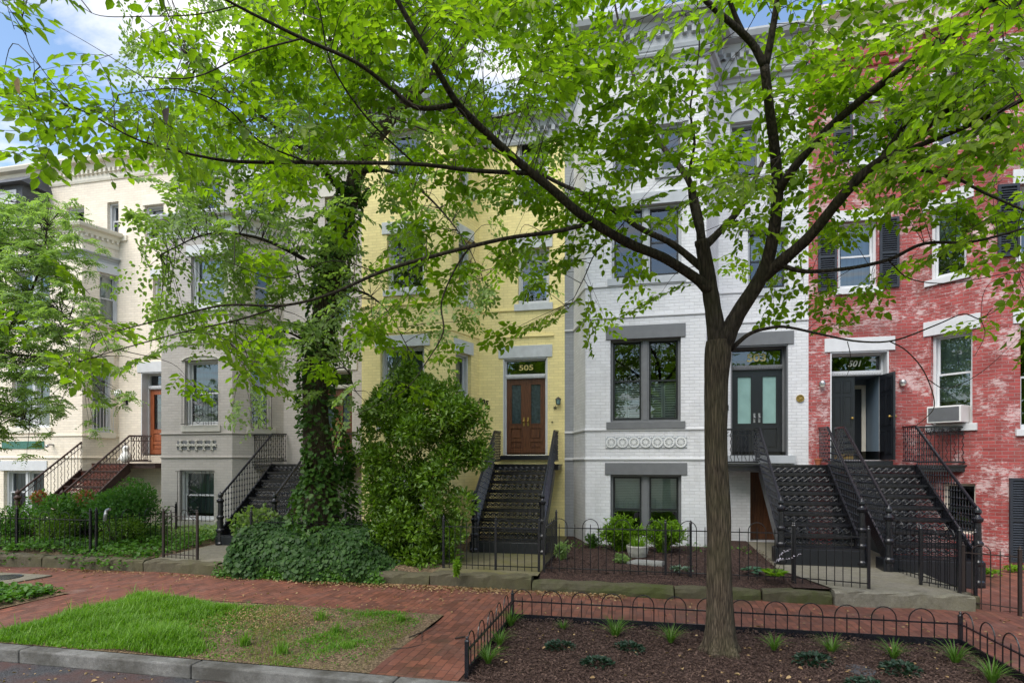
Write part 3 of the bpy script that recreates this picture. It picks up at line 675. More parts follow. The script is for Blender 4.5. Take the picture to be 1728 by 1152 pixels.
a0, a1, z0, z1, o_, fr3 = doorway(H3, f, 1233, 1330, 582, 768, m_trimgrey, m_trimgrey, .30, .36, num='503', nummat=m_gold, numsize=.24, lx=.12, lh=.30, glass=m_glassdark)
c = (a0+a1)/2
for i in (0, 1): leaf_door(H3, f, (a0, c)[i], (c, a1)[i], z0, z1, o_+.02, m_blackpaint, m_frost, 1-2*i, 'one', m_steel, .36)
b = MB(); f.box(b, a0-.2, a1+.2, -.3, .12, z0-.20, z0-.022); b.build('door_step', m_palegrey, H3.o)
# basement door below the stair; opening widened, black fill added for the stair's shade
dz0, dz1 = .36, 2.0; sa = f.hit(1266, 880)[0]; f.op.append((sa, sa+1.45, .36, 1.98, .5)); b = MB(); f.box(b, sa+.05, sa+.62, -.47, -.42, .37, 1.96); b.build('basement_door_or_dark_fill', m_wood, H3.o); b = MB(); f.box(b, sa+.62, sa+1.45, -.49, -.40, .37, 1.96); b.build('dark_stair_backing', m_blackpaint, H3.o)
H3.finish({0: m_greybrick})
pl = thing('door_plaque', 'small round brass relief plaque on the whitish wall right of door 503', 'plaque', f.pt(*[f.hit(1350, 672)[0], .0, f.hit(1350, 672)[1]]))
q = f.hit(1350, 672); b = MB()
for rr, w_, oo in ((.085,.02,.03),(.03,.03,.03)):
    for k in range(20):
        t0, t1 = 2*math.pi*k/20, 2*math.pi*(k+1)/20; P = [f.pt(q[0]+math.cos(t)*x, y_, q[1]+math.sin(t)*x) for y_ in (oo,.002) for t, x in ((t0, rr-w_), (t0, rr), (t1, rr), (t1, rr-w_))]
        b.hexa([P[4],P[5],P[6],P[7],P[0],P[1],P[2],P[3]])
f.box(b, q[0]-.05, q[0]+.05, .001, .012, q[1]-.05, q[1]+.05); b.build('relief', m_brass, pl)
b = MB()
for k in range(10): t = math.pi*k/5; b.bar(f.pt(q[0], .018, q[1]), f.pt(q[0]+math.cos(t)*.075, .018, q[1]+math.sin(t)*.075), .012, .012, f.n)
b.build('spokes', m_brass, pl)
q = f.hit(1232, 688); b = MB(); f.box(b, q[0]-.07, q[0]-.035, 0, .03, q[1]-.06, q[1]+.07); tag(b.build('doorbell', m_blackpaint, bevel=.005), 'slim black doorbell beside door 503', 'doorbell')
# ================= 505: yellow house
P505 = [(-7.1,14.4),(-6.86,14.4),(-6.72,13.3),(-4.38,13.3),(-4.01,14.4),(-1.797,14.4)]
H5 = House('yellow painted brick row house with varnished double door 505', P505, 10.85, m_yellow)
g = H5.segs[2]; e = H5.segs[3]; f = H5.segs[4]
H5.window(g, 642, 716, 584, 716, 1, m_trimwhite, None, None, ('curtain', m_lace), .5, lint=m_lintelblue, lx=.14, lh=.27, rows=False, sill=m_lintelblue)
H5.window(g, 653, 716, 392, 489, 1, m_trimwhite, None, None, None, lint=m_lintelblue, sill=m_lintelblue, sh=.14)
H5.window(g, 655, 716, 215, 300, 1, m_trimwhite, None, None, None, lint=m_lintelblue, sill=m_lintelblue)
H5.window(g, 648, 716, 815, 890, 1, m_trimwhite, None, None, None, lint=m_lintelblue)
H5.window(e, 769, 795, 595, 720, 1, m_trimwhite, None, m_glass, ('curtain', m_curtain), .6, lint=m_lintelblue, lx=.08, lh=.3)
H5.window(e, 774, 796, 402, 506, 1, m_trimwhite, None, None, ('shade', m_blind), .4, lint=m_lintelblue, lx=.08, sill=m_lintelblue)
H5.window(e, 774, 796, 225, 320, 1, m_trimwhite, None, None, None, lint=m_lintelblue, lx=.08, sill=m_lintelblue)
H5.window(f, 874, 927, 418, 513, 1, m_trimwhite, None, None, ('shade', m_blind), .15, lint=m_lintelblue, sill=m_lintelblue, lx=.08, sh=.16)
H5.window(f, 872, 926, 225, 335, 1, m_trimwhite, None, None, None, lint=m_lintelblue, sill=m_lintelblue)
H5.band(6.05, .05, .03, m_yellow); H5.band(5.38, .05, .03, m_yellow, P505[:5])
b = MB(); A0 = f.hit(838, 570)[0]; A1 = f.hit(934, 570)[0]; f.box(b, A0, A1, -.01, .035, 5.36, 5.40); b.build('label_moulding', m_yellow, H5.o)
H5.cornice(P505[:5], 10.95, m_palegrey, 1.0); H5.cornice(P505[4:], 10.9, m_palegrey, 1.1)
a0, a1, z0, z1, o_, fr = doorway(H5, f, 849, 924, 603, 768, m_trimwhite, m_lintelblue, .14, .34, num='505', nummat=m_gold, numsize=.19, numsx=1.35)
c = (a0+a1)/2
for i in (0, 1): leaf_door(H5, f, (a0, c)[i], (c, a1)[i], z0, z1, o_+.02, m_wood, m_stain, 1-2*i, 'victorian', m_brass, .40)
b = MB(); f.box(b, a0-.12, a1+.12, -.14, .10, z0-.13, z0-.022); b.build('door_step', m_blackpaint, H5.o)
q = f.hit(816, 678)
u = (f.d*.94+Vector((0,0,-.34))).normalized(); v = (Vector((0,0,1))*.94+f.d*.34).normalized()
textmesh('505', .17, f, q[0], .012, q[1], m_iron, H5.o, (u, v), ext=.01, sx=1.1)
H5.finish()
# lantern, star ornament
q = f.hit(943, 677); lt = thing('wall_lantern', 'small black carriage lantern on the yellow wall right of door 505', 'wall lamp', f.pt(q[0], 0, q[1]-.1))
b = MB(); f.box(b, q[0]-.03, q[0]+.03, 0, .02, q[1]-.08, q[1]+.06); b.tube([f.pt(q[0],.01,q[1]+.03), f.pt(q[0],.08,q[1]+.10), f.pt(q[0],.12,q[1]+.08)], .010); C_ = f.pt(q[0], .12, q[1])
b.lathe(C_, [(.002,.10),(.03,.085),(.075,.045),(.078,.035),(.07,.03)], 6); b.lathe(C_, [(.03,-.10),(.048,-.09),(.048,-.08)], 6)
for k in range(6): t = k*math.pi/3; b.tube([C_+Vector((.062*math.cos(t),.062*math.sin(t),.035)), C_+Vector((.046*math.cos(t),.046*math.sin(t),-.085))], .005, 4)
b.build('frame', m_iron, lt); b = MB(); b.lathe(C_, [(.042,-.08),(.058,.03)], 6); b.build('lamp_glass', m_frost, lt)
for px_, py_, rr, nm, lb in ((937, 688, .062, 'star_ornament', 'black iron star ornament below the lantern on the yellow wall'), (932, 712, .03, 'star_ornament', 'tiny star ornament low on the yellow wall beside the stair rail')):
    q = f.hit(px_, py_); b = MB()
    for k in range(6): t = math.pi*k/3+.3; b.hexa([f.pt(q[0]+x, o2, q[1]+z) for o2 in (.002, .014) for x, z in ((0,0), (math.cos(t-.35)*rr*.5, math.sin(t-.35)*rr*.5), (math.cos(t)*rr, math.sin(t)*rr), (math.cos(t+.35)*rr*.5, math.sin(t+.35)*rr*.5))])
    tag(b.build(nm, m_iron), lb, 'wall ornament')
# ================= 507: taupe house
P507 = [(-13.15,14.4),(-13.05,14.4),(-12.59,13.3),(-10.4,13.3),(-9.63,14.4),(-7.1,14.4)]
H7 = House('taupe painted brick row house behind the leaning ivy covered tree', P507, 11.05, m_taupe)
g = H7.segs[2]; e = H7.segs[3]; f = H7.segs[4]; H7.tops = {1: 8.6, 2: 8.6, 3: 8.6}
wm = H7.window(g, 312, 368, 607, 718, 1, m_trimwhite, None, m_glassdark, ('curtain', m_curtain), 1, sill=m_taupetrim, sh=.16, rows=True, split=.5, arch=(m_taupetrim, .10))
wb = H7.window(g, 303, 361, 793, 878, 1, m_trimwhite, None, m_glassdark, ('shade', m_curtain), .9, sill=m_taupetrim)
H7.window(g, 322, 378, 430, 515, 1, m_trimwhite, None, None, ('blind', m_blind), .9, lint=m_trimwhite, sill=m_trimwhite)
H7.window(e, 422, 459, 608, 722, 1, m_taupetrim, None, m_glassdark, None, sill=m_taupetrim)
H7.window(e, 428, 462, 440, 528, 1, m_taupetrim, None, m_glassdark, None, sill=m_taupetrim, lint=m_taupetrim, lx=.08)
H7.window(f, 548, 590, 470, 545, 1, m_trimwhite, None, None, None, lint=m_taupetrim, sill=m_taupetrim)
H7.window(f, 548, 592, 330, 400, 1, m_trimwhite, None, None, None, lint=m_taupetrim, sill=m_taupetrim)
f.op.append((.3, 1.1, 9.0, 10.2, .2)) if 0 else None
a0, a1, z0, z1, o_, fr = doorway(H7, f, 536, 596, 625, 768, m_taupetrim, m_taupetrim, .2, .30)
c = (a0+a1)/2
for i in (0, 1): leaf_door(H7, f, (a0, c)[i], (c, a1)[i], z0, z1, o_+.02, m_wood, m_stain, 1-2*i, 'victorian', m_brass, .40)
for z in (2.97, 2.34, 5.35, 6.1): H7.band(z, .05, .03, m_taupe, P507[:5])
H7.cornice(P507[1:5], 8.75, m_trimwhite, .9); H7.cornice([P507[0], P507[-1]], 11.1, m_trimwhite, 1.1)
b = MB(); b.face([(x, y, 8.6) for x, y in P507[1:5]]); b.build('bay_roof', m_roof, H7.o)
# upper wall over the bay
up = Seg((-13.05,14.4),(-9.63,14.4), 3); up.op = []
s_ = H7
H7.window(up, 245, 275, 340, 392, 1, m_trimwhite, None, None, None, sill=m_trimwhite, lint=m_trimwhite, lx=.06) if 0 else None
H7.window(up, 330, 372, 300, 372, 1, m_trimwhite, None, None, None, sill=m_trimwhite, lint=m_trimwhite)
H7.window(up, 412, 450, 300, 372, 1, m_trimwhite, None, None, None, sill=m_trimwhite, lint=m_trimwhite)
mb = MB(); up.wall(mb, 8.6, 11.05); mb.build('wall', m_taupe, H7.o)
# fretwork frieze panel
fz = MB(); a0 = g.hit(299, 751)[0]; a1 = g.hit(365, 751)[0]; zc = g.hit(330, 751)[1]; n = 5; w = (a1-a0)/n
for i in range(n):
    x = a0+w*(i+.5)
    for k in range(4):
        t = math.pi/4+k*math.pi/2
        P = [g.pt(x+math.cos(t+q*.35)*w*.46*abs(q)/3*1.2+math.cos(t)*.0, .018, zc+math.sin(t+q*.35)*w*.46*abs(q)/3*1.2) for q in range(-3, 4)]; fz.tube(P, .019, 5)
    fz.tube([g.pt(x+math.cos(t)*w*.2, .016, zc+math.sin(t)*w*.2) for t in np.linspace(0,6.28,13)], .012, 5)
fz.build('fretwork_frieze', m_taupetrim, H7.o); fz = MB(); g.box(fz, a0, a1, -.01, .005, zc-w*.5, zc+w*.5); fz.build('frieze_ground', m_trimgrey, H7.o)
H7.finish()
def guard(H, g, a0, a1, z0, z1, mat, n=9, scroll=True, out=.10, name='window_guard', par=None):
    b = MB()
    for z in (z0+.04, z1-.01): b.bar(g.pt(a0,out,z), g.pt(a1,out,z), .014)
    for k in range(n):
        a = a0+(a1-a0)*(k+.5)/n
        if scroll and abs(k-(n-1)/2) < 1.2: continue
        b.tube([g.pt(a,out,z0), g.pt(a,out,z1)], .0065, 5)
    for a in (a0, a1):
        for z in (z0+.04, z1-.01): b.tube([g.pt(a,out,z), g.pt(a,-.02,z)], .008, 5)
    if scroll:
        c = (a0+a1)/2; wd_ = (a1-a0)*.16
        for sg in (1, -1):
            P = []
            for k in range(40):
                t = k/39; P.append(g.pt(c+sg*wd_*math.sin(t*math.pi*5)*(.6+.4*math.sin(t*3.1)), out, z0+.05+(z1-z0-.08)*t))
            b.tube(P, .0075, 5)
            for zz in (.25,.5,.75):
                P = [g.pt(c+sg*(wd_*.5+wd_*.42*(1-k/16)*math.cos(k*.55)), out, z0+(z1-z0)*zz+wd_*.42*(1-k/16)*math.sin(k*.55)) for k in range(14)]; b.tube(P, .006, 4)
    b.build(name, mat, par or H.o)
guard(H7, g, wm[0]-.04, wm[1]+.0, wm[2]+.01, wm[2]+.93, m_iron, 13); guard(H7, g, wb[0]-.04, wb[1]+.02, wb[2]-.02, wb[3]-.02, m_iron, 9)
guard(H7, e, e.hit(423,700)[0], e.hit(458,700)[0], 3.1, 4.0, m_iron, 8)
# ================= 509: cream house
P509 = [(-19.5,14.4),(-19.2,14.4),(-18.9,13.5),(-15.42,13.5),(-15.13,14.4),(-13.15,14.4)]
H9 = House('cream painted brick row house with orange wood door and slate dormer', P509, 11.2, m_cream)
g = H9.segs[2]; e = H9.segs[3]; f = H9.segs[4]; H9.tops = {1: 8.7, 2: 8.7, 3: 8.7}
H9.window(g, 20, 84, 636, 722, 2, m_trimwhite, None, m_glass, ('curtain', m_curtain), 1, lint=m_trimwhite, sill=m_trimcream, mull=.16)
H9.window(g, 6, 74, 793, 868, 2, m_trimwhite, None, m_glass, ('curtain', m_curtain), .6, lint=m_trimwhite, mull=.14)
H9.window(g, 20, 84, 455, 545, 2, m_trimwhite, None, m_glass, None, lint=m_trimwhite, sill=m_trimwhite, mull=.16)
we = H9.window(e, 155, 189, 612, 730, 1, m_trimwhite, None, None, ('curtain', m_curtain), 1, lint=m_trimcream, lx=.05, sill=m_trimcream)
H9.window(e, 168, 201, 462, 545, 1, m_trimwhite, None, None, ('shade', m_blind), .9, lint=m_trimwhite, lx=.06, sill=m_trimcream)
H9.window(f, 258, 291, 468, 545, 1, m_trimwhite, None, None, ('shade', m_blind), .9, lint=m_trimwhite, lx=.08, sill=m_trimcream)
H9.window(f, 244, 276, 345, 405, 1, m_trimwhite, None, None, None, sill=m_trimcream, lint=m_trimcream, lx=.06)
for z in (2.97, 2.34, 5.35): H9.band(z, .05, .03, m_cream, P509[:5])
H9.cornice(P509[1:5], 8.95, m_trimcream, .75); H9.cornice(P509[1:5], 8.22, m_palegrey, .35, False, 'frieze_moulding')
H9.cornice([P509[0], P509[-1]], 11.25, m_trimcream, 1.0)
up = Seg((-19.2,14.4),(-15.13,14.4), 2)
H9.window(up, 112, 142, 348, 398, 1, m_trimwhite, None, None, None, sill=m_trimcream)
H9.window(up, 181, 211, 340, 400, 1, m_trimwhite, None, None, None, sill=m_trimcream)
mb = MB(); up.wall(mb, 8.7, 11.2); mb.build('wall', m_cream, H9.o)
b = MB(); b.face([(x, y, 8.7) for x, y in P509[1:5]]); b.build('bay_roof', m_roof, H9.o)
b = MB(); b.hexa([(-19.1,13.65,8.8),(-17.75,13.65,8.8),(-17.75,14.4,8.8),(-19.1,14.4,8.8),(-19.1,13.65,10.4),(-17.75,13.65,10.4),(-17.75,14.4,10.4),(-19.1,14.4,10.4)])
b.hexa([(-19.3,13.45,10.4),(-17.55,13.45,10.4),(-17.55,14.4,10.4),(-19.3,14.4,10.4),(-19.1,14.2,10.95),(-17.75,14.2,10.95),(-17.75,14.4,10.95),(-19.1,14.4,10.95)])
dm = b.build('slate_dormer', m_slate, H9.o)
b = MB(); dg = Seg((-19.1,13.65),(-17.75,13.65)); dg.ring(b, .3, 1.15, 9.0, 10.25, .07, -.01, .03); dg.quad(b, .37, 1.08, .01, 9.07, 10.18); b.build('dormer_window', m_trimwhite, dm)
a0, a1, z0, z1, o_, fr = doorway(H9, f, 238, 300, 627, 768, m_trimwhite, m_trimwhite, .28, .30, num='509', numsize=.17, glass=m_glassdark)
c = (a0+a1)/2
for i in (0, 1): leaf_door(H9, f, (a0, c)[i], (c, a1)[i], z0, z1, o_+.02, m_woodor, m_glass, 1-2*i, 'victorian', m_brass, .38)
b = MB(); q0 = g.hit(4, 752)[0]; q1 = g.hit(75, 752)[0]; g.box(b, q0, q1, -.005, .02, 2.60, 2.82); b.build('tile_frieze', m_greenband, H9.o)
H9.finish()
# white bars on side window
b = MB(); A0, A1 = we[0]-.02, we[1]+.06
for z in (we[2]+.12, we[2]+.85): e.box(b, A0, A1, .05, .065, z, z+.02)
for k in range(7): e.box(b, A0+(A1-A0)*(k+.3)/7, A0+(A1-A0)*(k+.3)/7+.014, .052, .064, we[2]+.05, we[2]+.86)
b.build('window_bars', m_trimwhite, H9.o)
q = f.hit(212, 665); lt = thing('globe_lamp', 'white opal globe lamp on a black bracket beside the orange door', 'wall lamp', f.pt(q[0], 0, q[1]-.2))
C_ = f.pt(q[0]-.04, .2, q[1]); b = MB(); b.sphere(C_, .125, 14); b.build('globe', m_globe, lt, smooth=True)
b = MB(); b.lathe(C_, [(.05,-.15),(.055,-.11),(.03,-.10)], 10); b.tube(cr([C_+Vector((0,0,-.13)), C_+Vector((0,.05,-.2)), f.pt(q[0]+.05,.02,q[1]-.22)]), .014); f.box(b, q[0]+.02, q[0]+.09, 0, .02, q[1]-.32, q[1]-.12); b.build('bracket', m_iron, lt)
q = g.hit(90, 750); b = MB(); b.tube([g.pt(q[0],0,q[1]), g.pt(q[0],.12,q[1]), g.pt(q[0]+.04,.2,q[1]-.05)], .03); b.sphere(g.pt(q[0]+.04,.22,q[1]-.05), .045, 8); tag(b.build('security_camera', m_steel), 'small grey floodlight fixed to the cream bay', 'security light')
# ================= 501: worn red brick house
P501 = [(3.79,14.4),(6.0,14.4),(7.02,13.3),(9.6,13.3),(10.4,14.4),(11.2,14.4)]
H1 = House('worn red brick row house with black shutters and an open black door', P501, 12.25, m_red)
f, e, g = H1.segs[0], H1.segs[1], H1.segs[2]; H1.tops = {1: 10.3, 2: 10.3, 3: 10.3}
H1.window(f, 1414, 1480, 428, 486, 1, m_trimwhite, None, m_glass, ('shade', m_blind), 1, sill=m_trimwhite, sh=.10, rect_=None) if 0 else None
pm = 1446; A0 = f.hit(1414, 486)[0]; A1 = f.hit(1481, 486)[0]; ZB = f.hit(pm, 487)[1]; ZT = f.hit(pm, 372)[1]
H1.window(f, 0, 0, 0, 0, 1, m_trimwhite, None, m_glass, ('shade', m_curtain), 1, lint=m_trimwhite, lh=.24, sill=m_trimwhite, sh=.12, rect_=(A0, A1, ZB, ZT))
def shutter(H, g, a0, a1, z0, z1):
    b = MB(); g.ring(b, a0, a1, z0, z1, .05, .012, .05); zm = z0+(z1-z0)*.5; g.box(b, a0+.05, a1-.05, .013, .049, zm-.03, zm+.03)
    z = z0+.06
    while z < z1-.07:
        if abs(z+.015-zm) > .045: b.hexa([g.pt(a0+.045,.046,z), g.pt(a1-.045,.046,z), g.pt(a1-.045,.018,z+.035), g.pt(a0+.045,.018,z+.035), g.pt(a0+.045,.046,z+.008), g.pt(a1-.045,.046,z+.008), g.pt(a1-.045,.018,z+.043), g.pt(a0+.045,.018,z+.043)])
        z += .048
    g.quad(b, a0+.04, a1-.04, .014, z0+.04, z1-.04); b.build('shutter', m_shutter, H.o)
shutter(H1, f, A0-.42, A0-.03, ZB-.02, ZT); shutter(H1, f, A1+.03, A1+.42, ZB-.02, ZT)
A0 = f.hit(1440, 260)[0]; A1 = f.hit(1495, 260)[0]; ZB = f.hit(1468, 268)[1]; ZT = f.hit(1468, 170)[1]
H1.window(f, 0, 0, 0, 0, 1, m_trimwhite, None, m_glass, None, lint=m_trimwhite, sill=m_trimwhite, rect_=(A0, A1, ZB, ZT)); shutter(H1, f, A0-.42, A0-.03, ZB, ZT); shutter(H1, f, A1+.03, A1+.42, ZB, ZT)
wA = H1.window(e, 1571, 1641, 560, 716, 1, m_trimwhite, m_trimwhite, m_glass, ('shade', m_curtain), .75, lint=m_trimwhite, lh=.30, lx=.14, sill=m_trimwhite, sh=.14, split=.56)
H1.window(e, 1569, 1631, 345, 467, 1, m_trimwhite, None, m_glass, ('shade', m_curtain), .6, lint=m_trimwhite, lh=.28, sill=m_trimwhite, sh=.12)
H1.window(e, 1570, 1625, 150, 245, 1, m_trimwhite, None, m_glass, None, lint=m_trimwhite, lh=.28, sill=m_trimwhite, sh=.12)
for i, (y0, y1) in enumerate(((545, 725), (310, 432))):
    aa = g.hit(1722, y1)[0]; zb = g.hit(1722, y1)[1]; zt = g.hit(1722, y0)[1]
    H1.window(g, 0, 0, 0, 0, 1, m_trimwhite, None, m_glass, None, lint=m_trimwhite, lh=.28, sill=m_trimwhite, sh=.12, rect_=(aa, aa+1.0, zb, zt))
    if i: shutter(H1, g, aa-.40, aa-.03, zb, zt)
aa = g.hit(1732, 940)[0]; z0_ = g.hit(1715, 948)[1]; z1_ = g.hit(1715, 806)[1]
H1.window(g, 0, 0, 0, 0, 1, m_trimwhite, None, m_glass, None, rect_=(aa, aa+.95, z0_, z1_)); shutter(H1, g, g.hit(1702, 940)[0], aa-.02, z0_, z1_)
# recessed basement window under the landing
H1.window(e, 1590, 1646, 815, 900, 1, m_trimcream, m_blackframe, m_glassdark, None)
for z in (8.55, 8.35, 8.15): H1.band(z, .07, .05, m_red, P501[1:5])
H1.cornice(P501[1:5], 10.35, m_trimwhite, 1.2, False); H1.cornice(P501, 12.3, m_trimcream, 1.2)
for z in (11.3, 11.1): H1.band(z, .08, .05, m_red)
b = MB(); b.face([(x, y, 10.3) for x, y in P501[1:5]]); b.build('bay_roof', m_roof, H1.o)
up = Seg((6.0,14.4),(10.4,14.4), 4); mb = MB(); up.wall(mb, 10.3, 12.25); mb.build('wall', m_red, H1.o)
# doorway with one leaf open
a0, a1, z0, z1, o_, fr = doorway(H1, f, 1401, 1500, 592, 777, m_trimwhite, m_trimwhite, .30, .34, lx=.12, lh=.30, num='501', nummat=m_num, numsize=.19, numsx=1.0, shear=.3)
f.op[-1] = (*f.op[-1][:4], .36)
w = (a1-a0)/2
def sixpanel(name, mat, P0, d, n, w, z0, z1, parent):
    s = Seg((P0.x, P0.y), (P0.x+d.x*w, P0.y+d.y*w)); b = MB(); s.box(b, 0, w, -.045, 0, z0, z1); h = z1-z0
    for p0, p1 in ((.07,.34),(.40,.76),(.80,.95)):
        for q0, q1 in ((.12,.46),(.54,.88)):
            for o0, o1 in ((0, .012), (-.057, -.045)):
                s.ring(b, w*q0, w*q1, z0+h*p0, z0+h*p1, .018, o0, o1); s.box(b, w*q0+.04, w*q1-.04, o0, o1-.004 if o1 > 0 else o1, z0+h*p0+.04, z0+h*p1-.04)
    return b.build(name, mat, parent), s
P0 = f.pt(a0, o_+.02, 0); dl, s1 = sixpanel('door', m_blackpaint, P0, f.d, f.n, w, z0, z1, H1.o)
ang = R(-72); P1 = f.pt(a1, o_+.02, 0); dd = Vector((-math.cos(ang), math.sin(ang), 0)); hinge = f.pt(a1, -.01, 0)
hinge = f.pt(a1-.02, -.27, 0); dd = Vector((.16, -.987, 0)); st = hinge
dr, s2 = sixpanel('door', m_blackpaint, st, dd, f.n, w, z0, z1, H1.o); dr['label'] = 'open right door leaf'
b = MB()
for oo in (.04, -.085): b.sphere(s2.pt(w-.07, oo, z0+.95), .03, 8)
b.tube([s2.pt(w-.07, .04, z0+.95), s2.pt(w-.07, -.085, z0+.95)], .01); b.build('handle', m_brass, dr)
b = MB(); b.sphere(s1.pt(w-.06, .04, z0+.95), .03, 8); b.build('handle', m_brass, dl)
b = MB(); s1.box(b, .1, w-.02, .001, .012, z0+.02, z0+.13); b.build('kick_plate', m_brass, dl)
# vestibule
f.op.append((.5, 2.19, .12, 1.95, .4)); b = MB(); f.box(b, .5, 2.19, -.5, -.4, .12, 1.95); b.build('basement_door_or_dark_fill', m_blackpaint, H1.o)  # black panel added so the space behind the risers reads as shade
b = MB(); va, vb = a0, a1; D_ = -1.15
b.face([f.pt(va,-.36,z0), f.pt(va,D_,z0), f.pt(va,D_,z1), f.pt(va,-.36,z1)]); b.face([f.pt(vb,D_,z0), f.pt(vb,-.36,z0), f.pt(vb,-.36,z1), f.pt(vb,D_,z1)])
b.face([f.pt(va,-.36,z1), f.pt(vb,-.36,z1), f.pt(vb,D_,z1), f.pt(va,D_,z1)]); b.face([f.pt(va,-.3,z0), f.pt(vb,-.3,z0), f.pt(vb,D_,z0), f.pt(va,D_,z0)]); f.quad(b, va, vb, D_+.001, z0, z1)
b.build('vestibule', m_doorgrey, H1.o)
b = MB(); f.ring(b, a0+.28, a1-.02, z0, z1-.12, .09, D_+.01, D_+.07, .0); b.build('inner_frame', m_trimcream, H1.o)
b = MB(); f.box(b, a0+.37, a1-.11, D_+.02, D_+.04, z0, z1-.21); b.build('inner_door', m_blackpaint, H1.o)
b = MB(); f.box(b, a0-.1, a1+.1, -.36, .14, z0-.24, z0-.021); b.build('door_step', m_blackpaint, H1.o)
H1.finish()
# wall spot lamps
for px_, py_, lb in ((1386, 648, 'small dome wall lamp left of the open door 501'), (1521, 646, 'small lit dome wall lamp right of the open door 501')):
    q = f.hit(px_, py_); lt = thing('wall_lamp', lb, 'wall lamp', f.pt(q[0], 0, q[1]-.1), 'wall lamps beside door 501')
    b = MB(); f.box(b, q[0]-.04, q[0]+.04, 0, .02, q[1]-.03, q[1]+.06); b.lathe(f.pt(q[0], .08, q[1]), [(.07,-.02),(.068,.02),(.05,.06),(.002,.075)], 12); b.build('lamp_hood', m_steel, lt)
    b = MB(); b.lathe(f.pt(q[0], .08, q[1]), [(.002,-.075),(.04,-.07),(.055,-.02),(.05,-.01)], 12); b.build('lamp_glass', m_spot, lt)
# air conditioner in the bay-side window
a0, a1, z0, z1, _ = wA; ac = thing('air_conditioner', 'white window air conditioner jutting from the red bay window', 'air conditioner', e.pt((a0+a1)/2, .1, z0))
A0, A1 = a0+.05, a0+.05+.62; b = MB(); e.box(b, A0, A1, -.2, .30, z0+.03, z0+.38); b.build('casing', m_ac, ac, bevel=.01)
b = MB(); e.box(b, A0+.03, A1-.03, .30, .305, z0+.06, z0+.35)
b.face([e.pt(A0-.002,.02,z0+.06), e.pt(A0-.002,.27,z0+.06), e.pt(A0-.002,.27,z0+.35), e.pt(A0-.002,.02,z0+.35)]); b.build('grille', m_acg, ac)
b = MB(); e.box(b, A1, a1-.05, -.15, -.11, z0+.04, z0+.38)
for k in range(8): e.box(b, A1+.01, a1-.06, -.11, -.10, z0+.06+k*.04, z0+.075+k*.04)
b.build('accordion_panel', m_ac, ac)
# ------------------------------------------------------------------ iron staircases
NEWEL = [(.105,0),(.105,.05),(.085,.08),(.078,.30),(.095,.33),(.095,.37),(.07,.40),(.062,.62),(.085,.65),(.085,.68),(.058,.71),(.052,1.00),(.08,1.03),(.085,1.07),(.05,1.10),(.035,1.13),(.06,1.17),(.055,1.21),(.02,1.25),(.004,1.28)]
def newel(x, y, z, mat, par, h=1.28):
    b = MB(); s = h/1.28; b.lathe((x, y, z), [(r, q*s) for r, q in NEWEL], 14); return b.build('newel_post', mat, par)
def balu(b, p, q, style, k, u, th=.0075):
    """vertical bar p->q with ornaments; u = direction along the rail"""
    p = Vector(p); q = Vector(q); L = (q-p).length
    if style == 'wavy' and k % 2:
        b.tube([p+(q-p)*t+u*.016*math.sin(t*L*2*math.pi/.16) for t in np.linspace(0, 1, int(L/.03))], .0075, 5)
    else: b.tube([p, q], th, 5)
    if style == 'ornate':
        n = max(2, int(L/.125))
        for i in range(n):
            t = (i+(.25 if k % 2 else .75))/n; c = p+(q-p)*t; w = .034
            w3 = Vector((u.y, -u.x, 0)).normalized()*.018; up = Vector((0,0,.042))
            i0 = len(b.v); b.v += [tuple(c+up), tuple(c+u*w), tuple(c-up), tuple(c-u*w), tuple(c+w3), tuple(c-w3)]
            for a_, b_ in ((0,1),(1,2),(2,3),(3,0)):
                b.f += [(i0+a_, i0+b_, i0+4), (i0+b_, i0+a_, i0+5)]; b.uv += [[(0,0)]*3]*2
def railing(par, A, B, mat, style, zlo, name='railing', sp=.098, lo2=None, matb=None):
    """A,B top rail ends, zlo height of bottom rail under top (vertical)"""
    A = Vector(A); B = Vector(B); dz = Vector((0,0,zlo)); u = (B-A).normalized()
    b = MB(); b.bar(A, B, .05, .022); b.bar(A+Vector((0,0,.018)), B+Vector((0,0,.018)), .03, .02); hr = b.build('handrail', mat, par)
    b = MB(); b.bar(A-dz, B-dz, .03, .035); b.bar(A-Vector((0,0,.13)), B-Vector((0,0,.13)), .014, .014) if style == 'wavy' else None
    H = Vector((B.x-A.x, B.y-A.y, 0)); n = max(2, int(H.length/sp)); hu = H.normalized()
    if style == 'lattice':
        m = int(H.length/.13)
        for i in range(-int(zlo/.13)-1, m+int(zlo/.13)+2):
            for sg in (1, -1):
                # line in the sheared (t,h) frame
                t0 = i*.13/H.length; pts = []
                dt = zlo/H.length*sg
                ta, tb, ha, hb = t0, t0+dt, 0.0, 1.0
                if sg < 0 or 1:
                    if ta == tb: continue
                    lo, hi = 0.0, 1.0
                    def clip(t): return (t-ta)/(tb-ta)
                    s0, s1 = sorted((clip(0.0), clip(1.0))); lo = max(lo, s0); hi = min(hi, s1)
                    if hi-lo < .05: continue
                    f_ = lambda s: A-dz+(B-A)*(ta+(tb-ta)*s)+dz*s
                    b.tube([f_(lo), f_(hi)], .009, 4)
                    for q in (.25,.5,.75):
                        s_ = lo+(hi-lo)*q
    else:
        for k in range(n+1):
            t = (k+.5)/(n+1); q = A+(B-A)*t; balu(b, q-dz, q, style, k, hu)
            if style == 'wavy':
                c = q-Vector((0,0,.065)); P = [c+hu*(.034*(1-j/14)*math.cos(j*.7))+Vector((0,0,.034*(1-j/14)*math.sin(j*.7))) for j in range(11)]
                if k % 2 == 0: b.tube(P, .005, 4)
    b.build(name, matb or (m_ironcast if mat == m_iron else mat), par); return hr
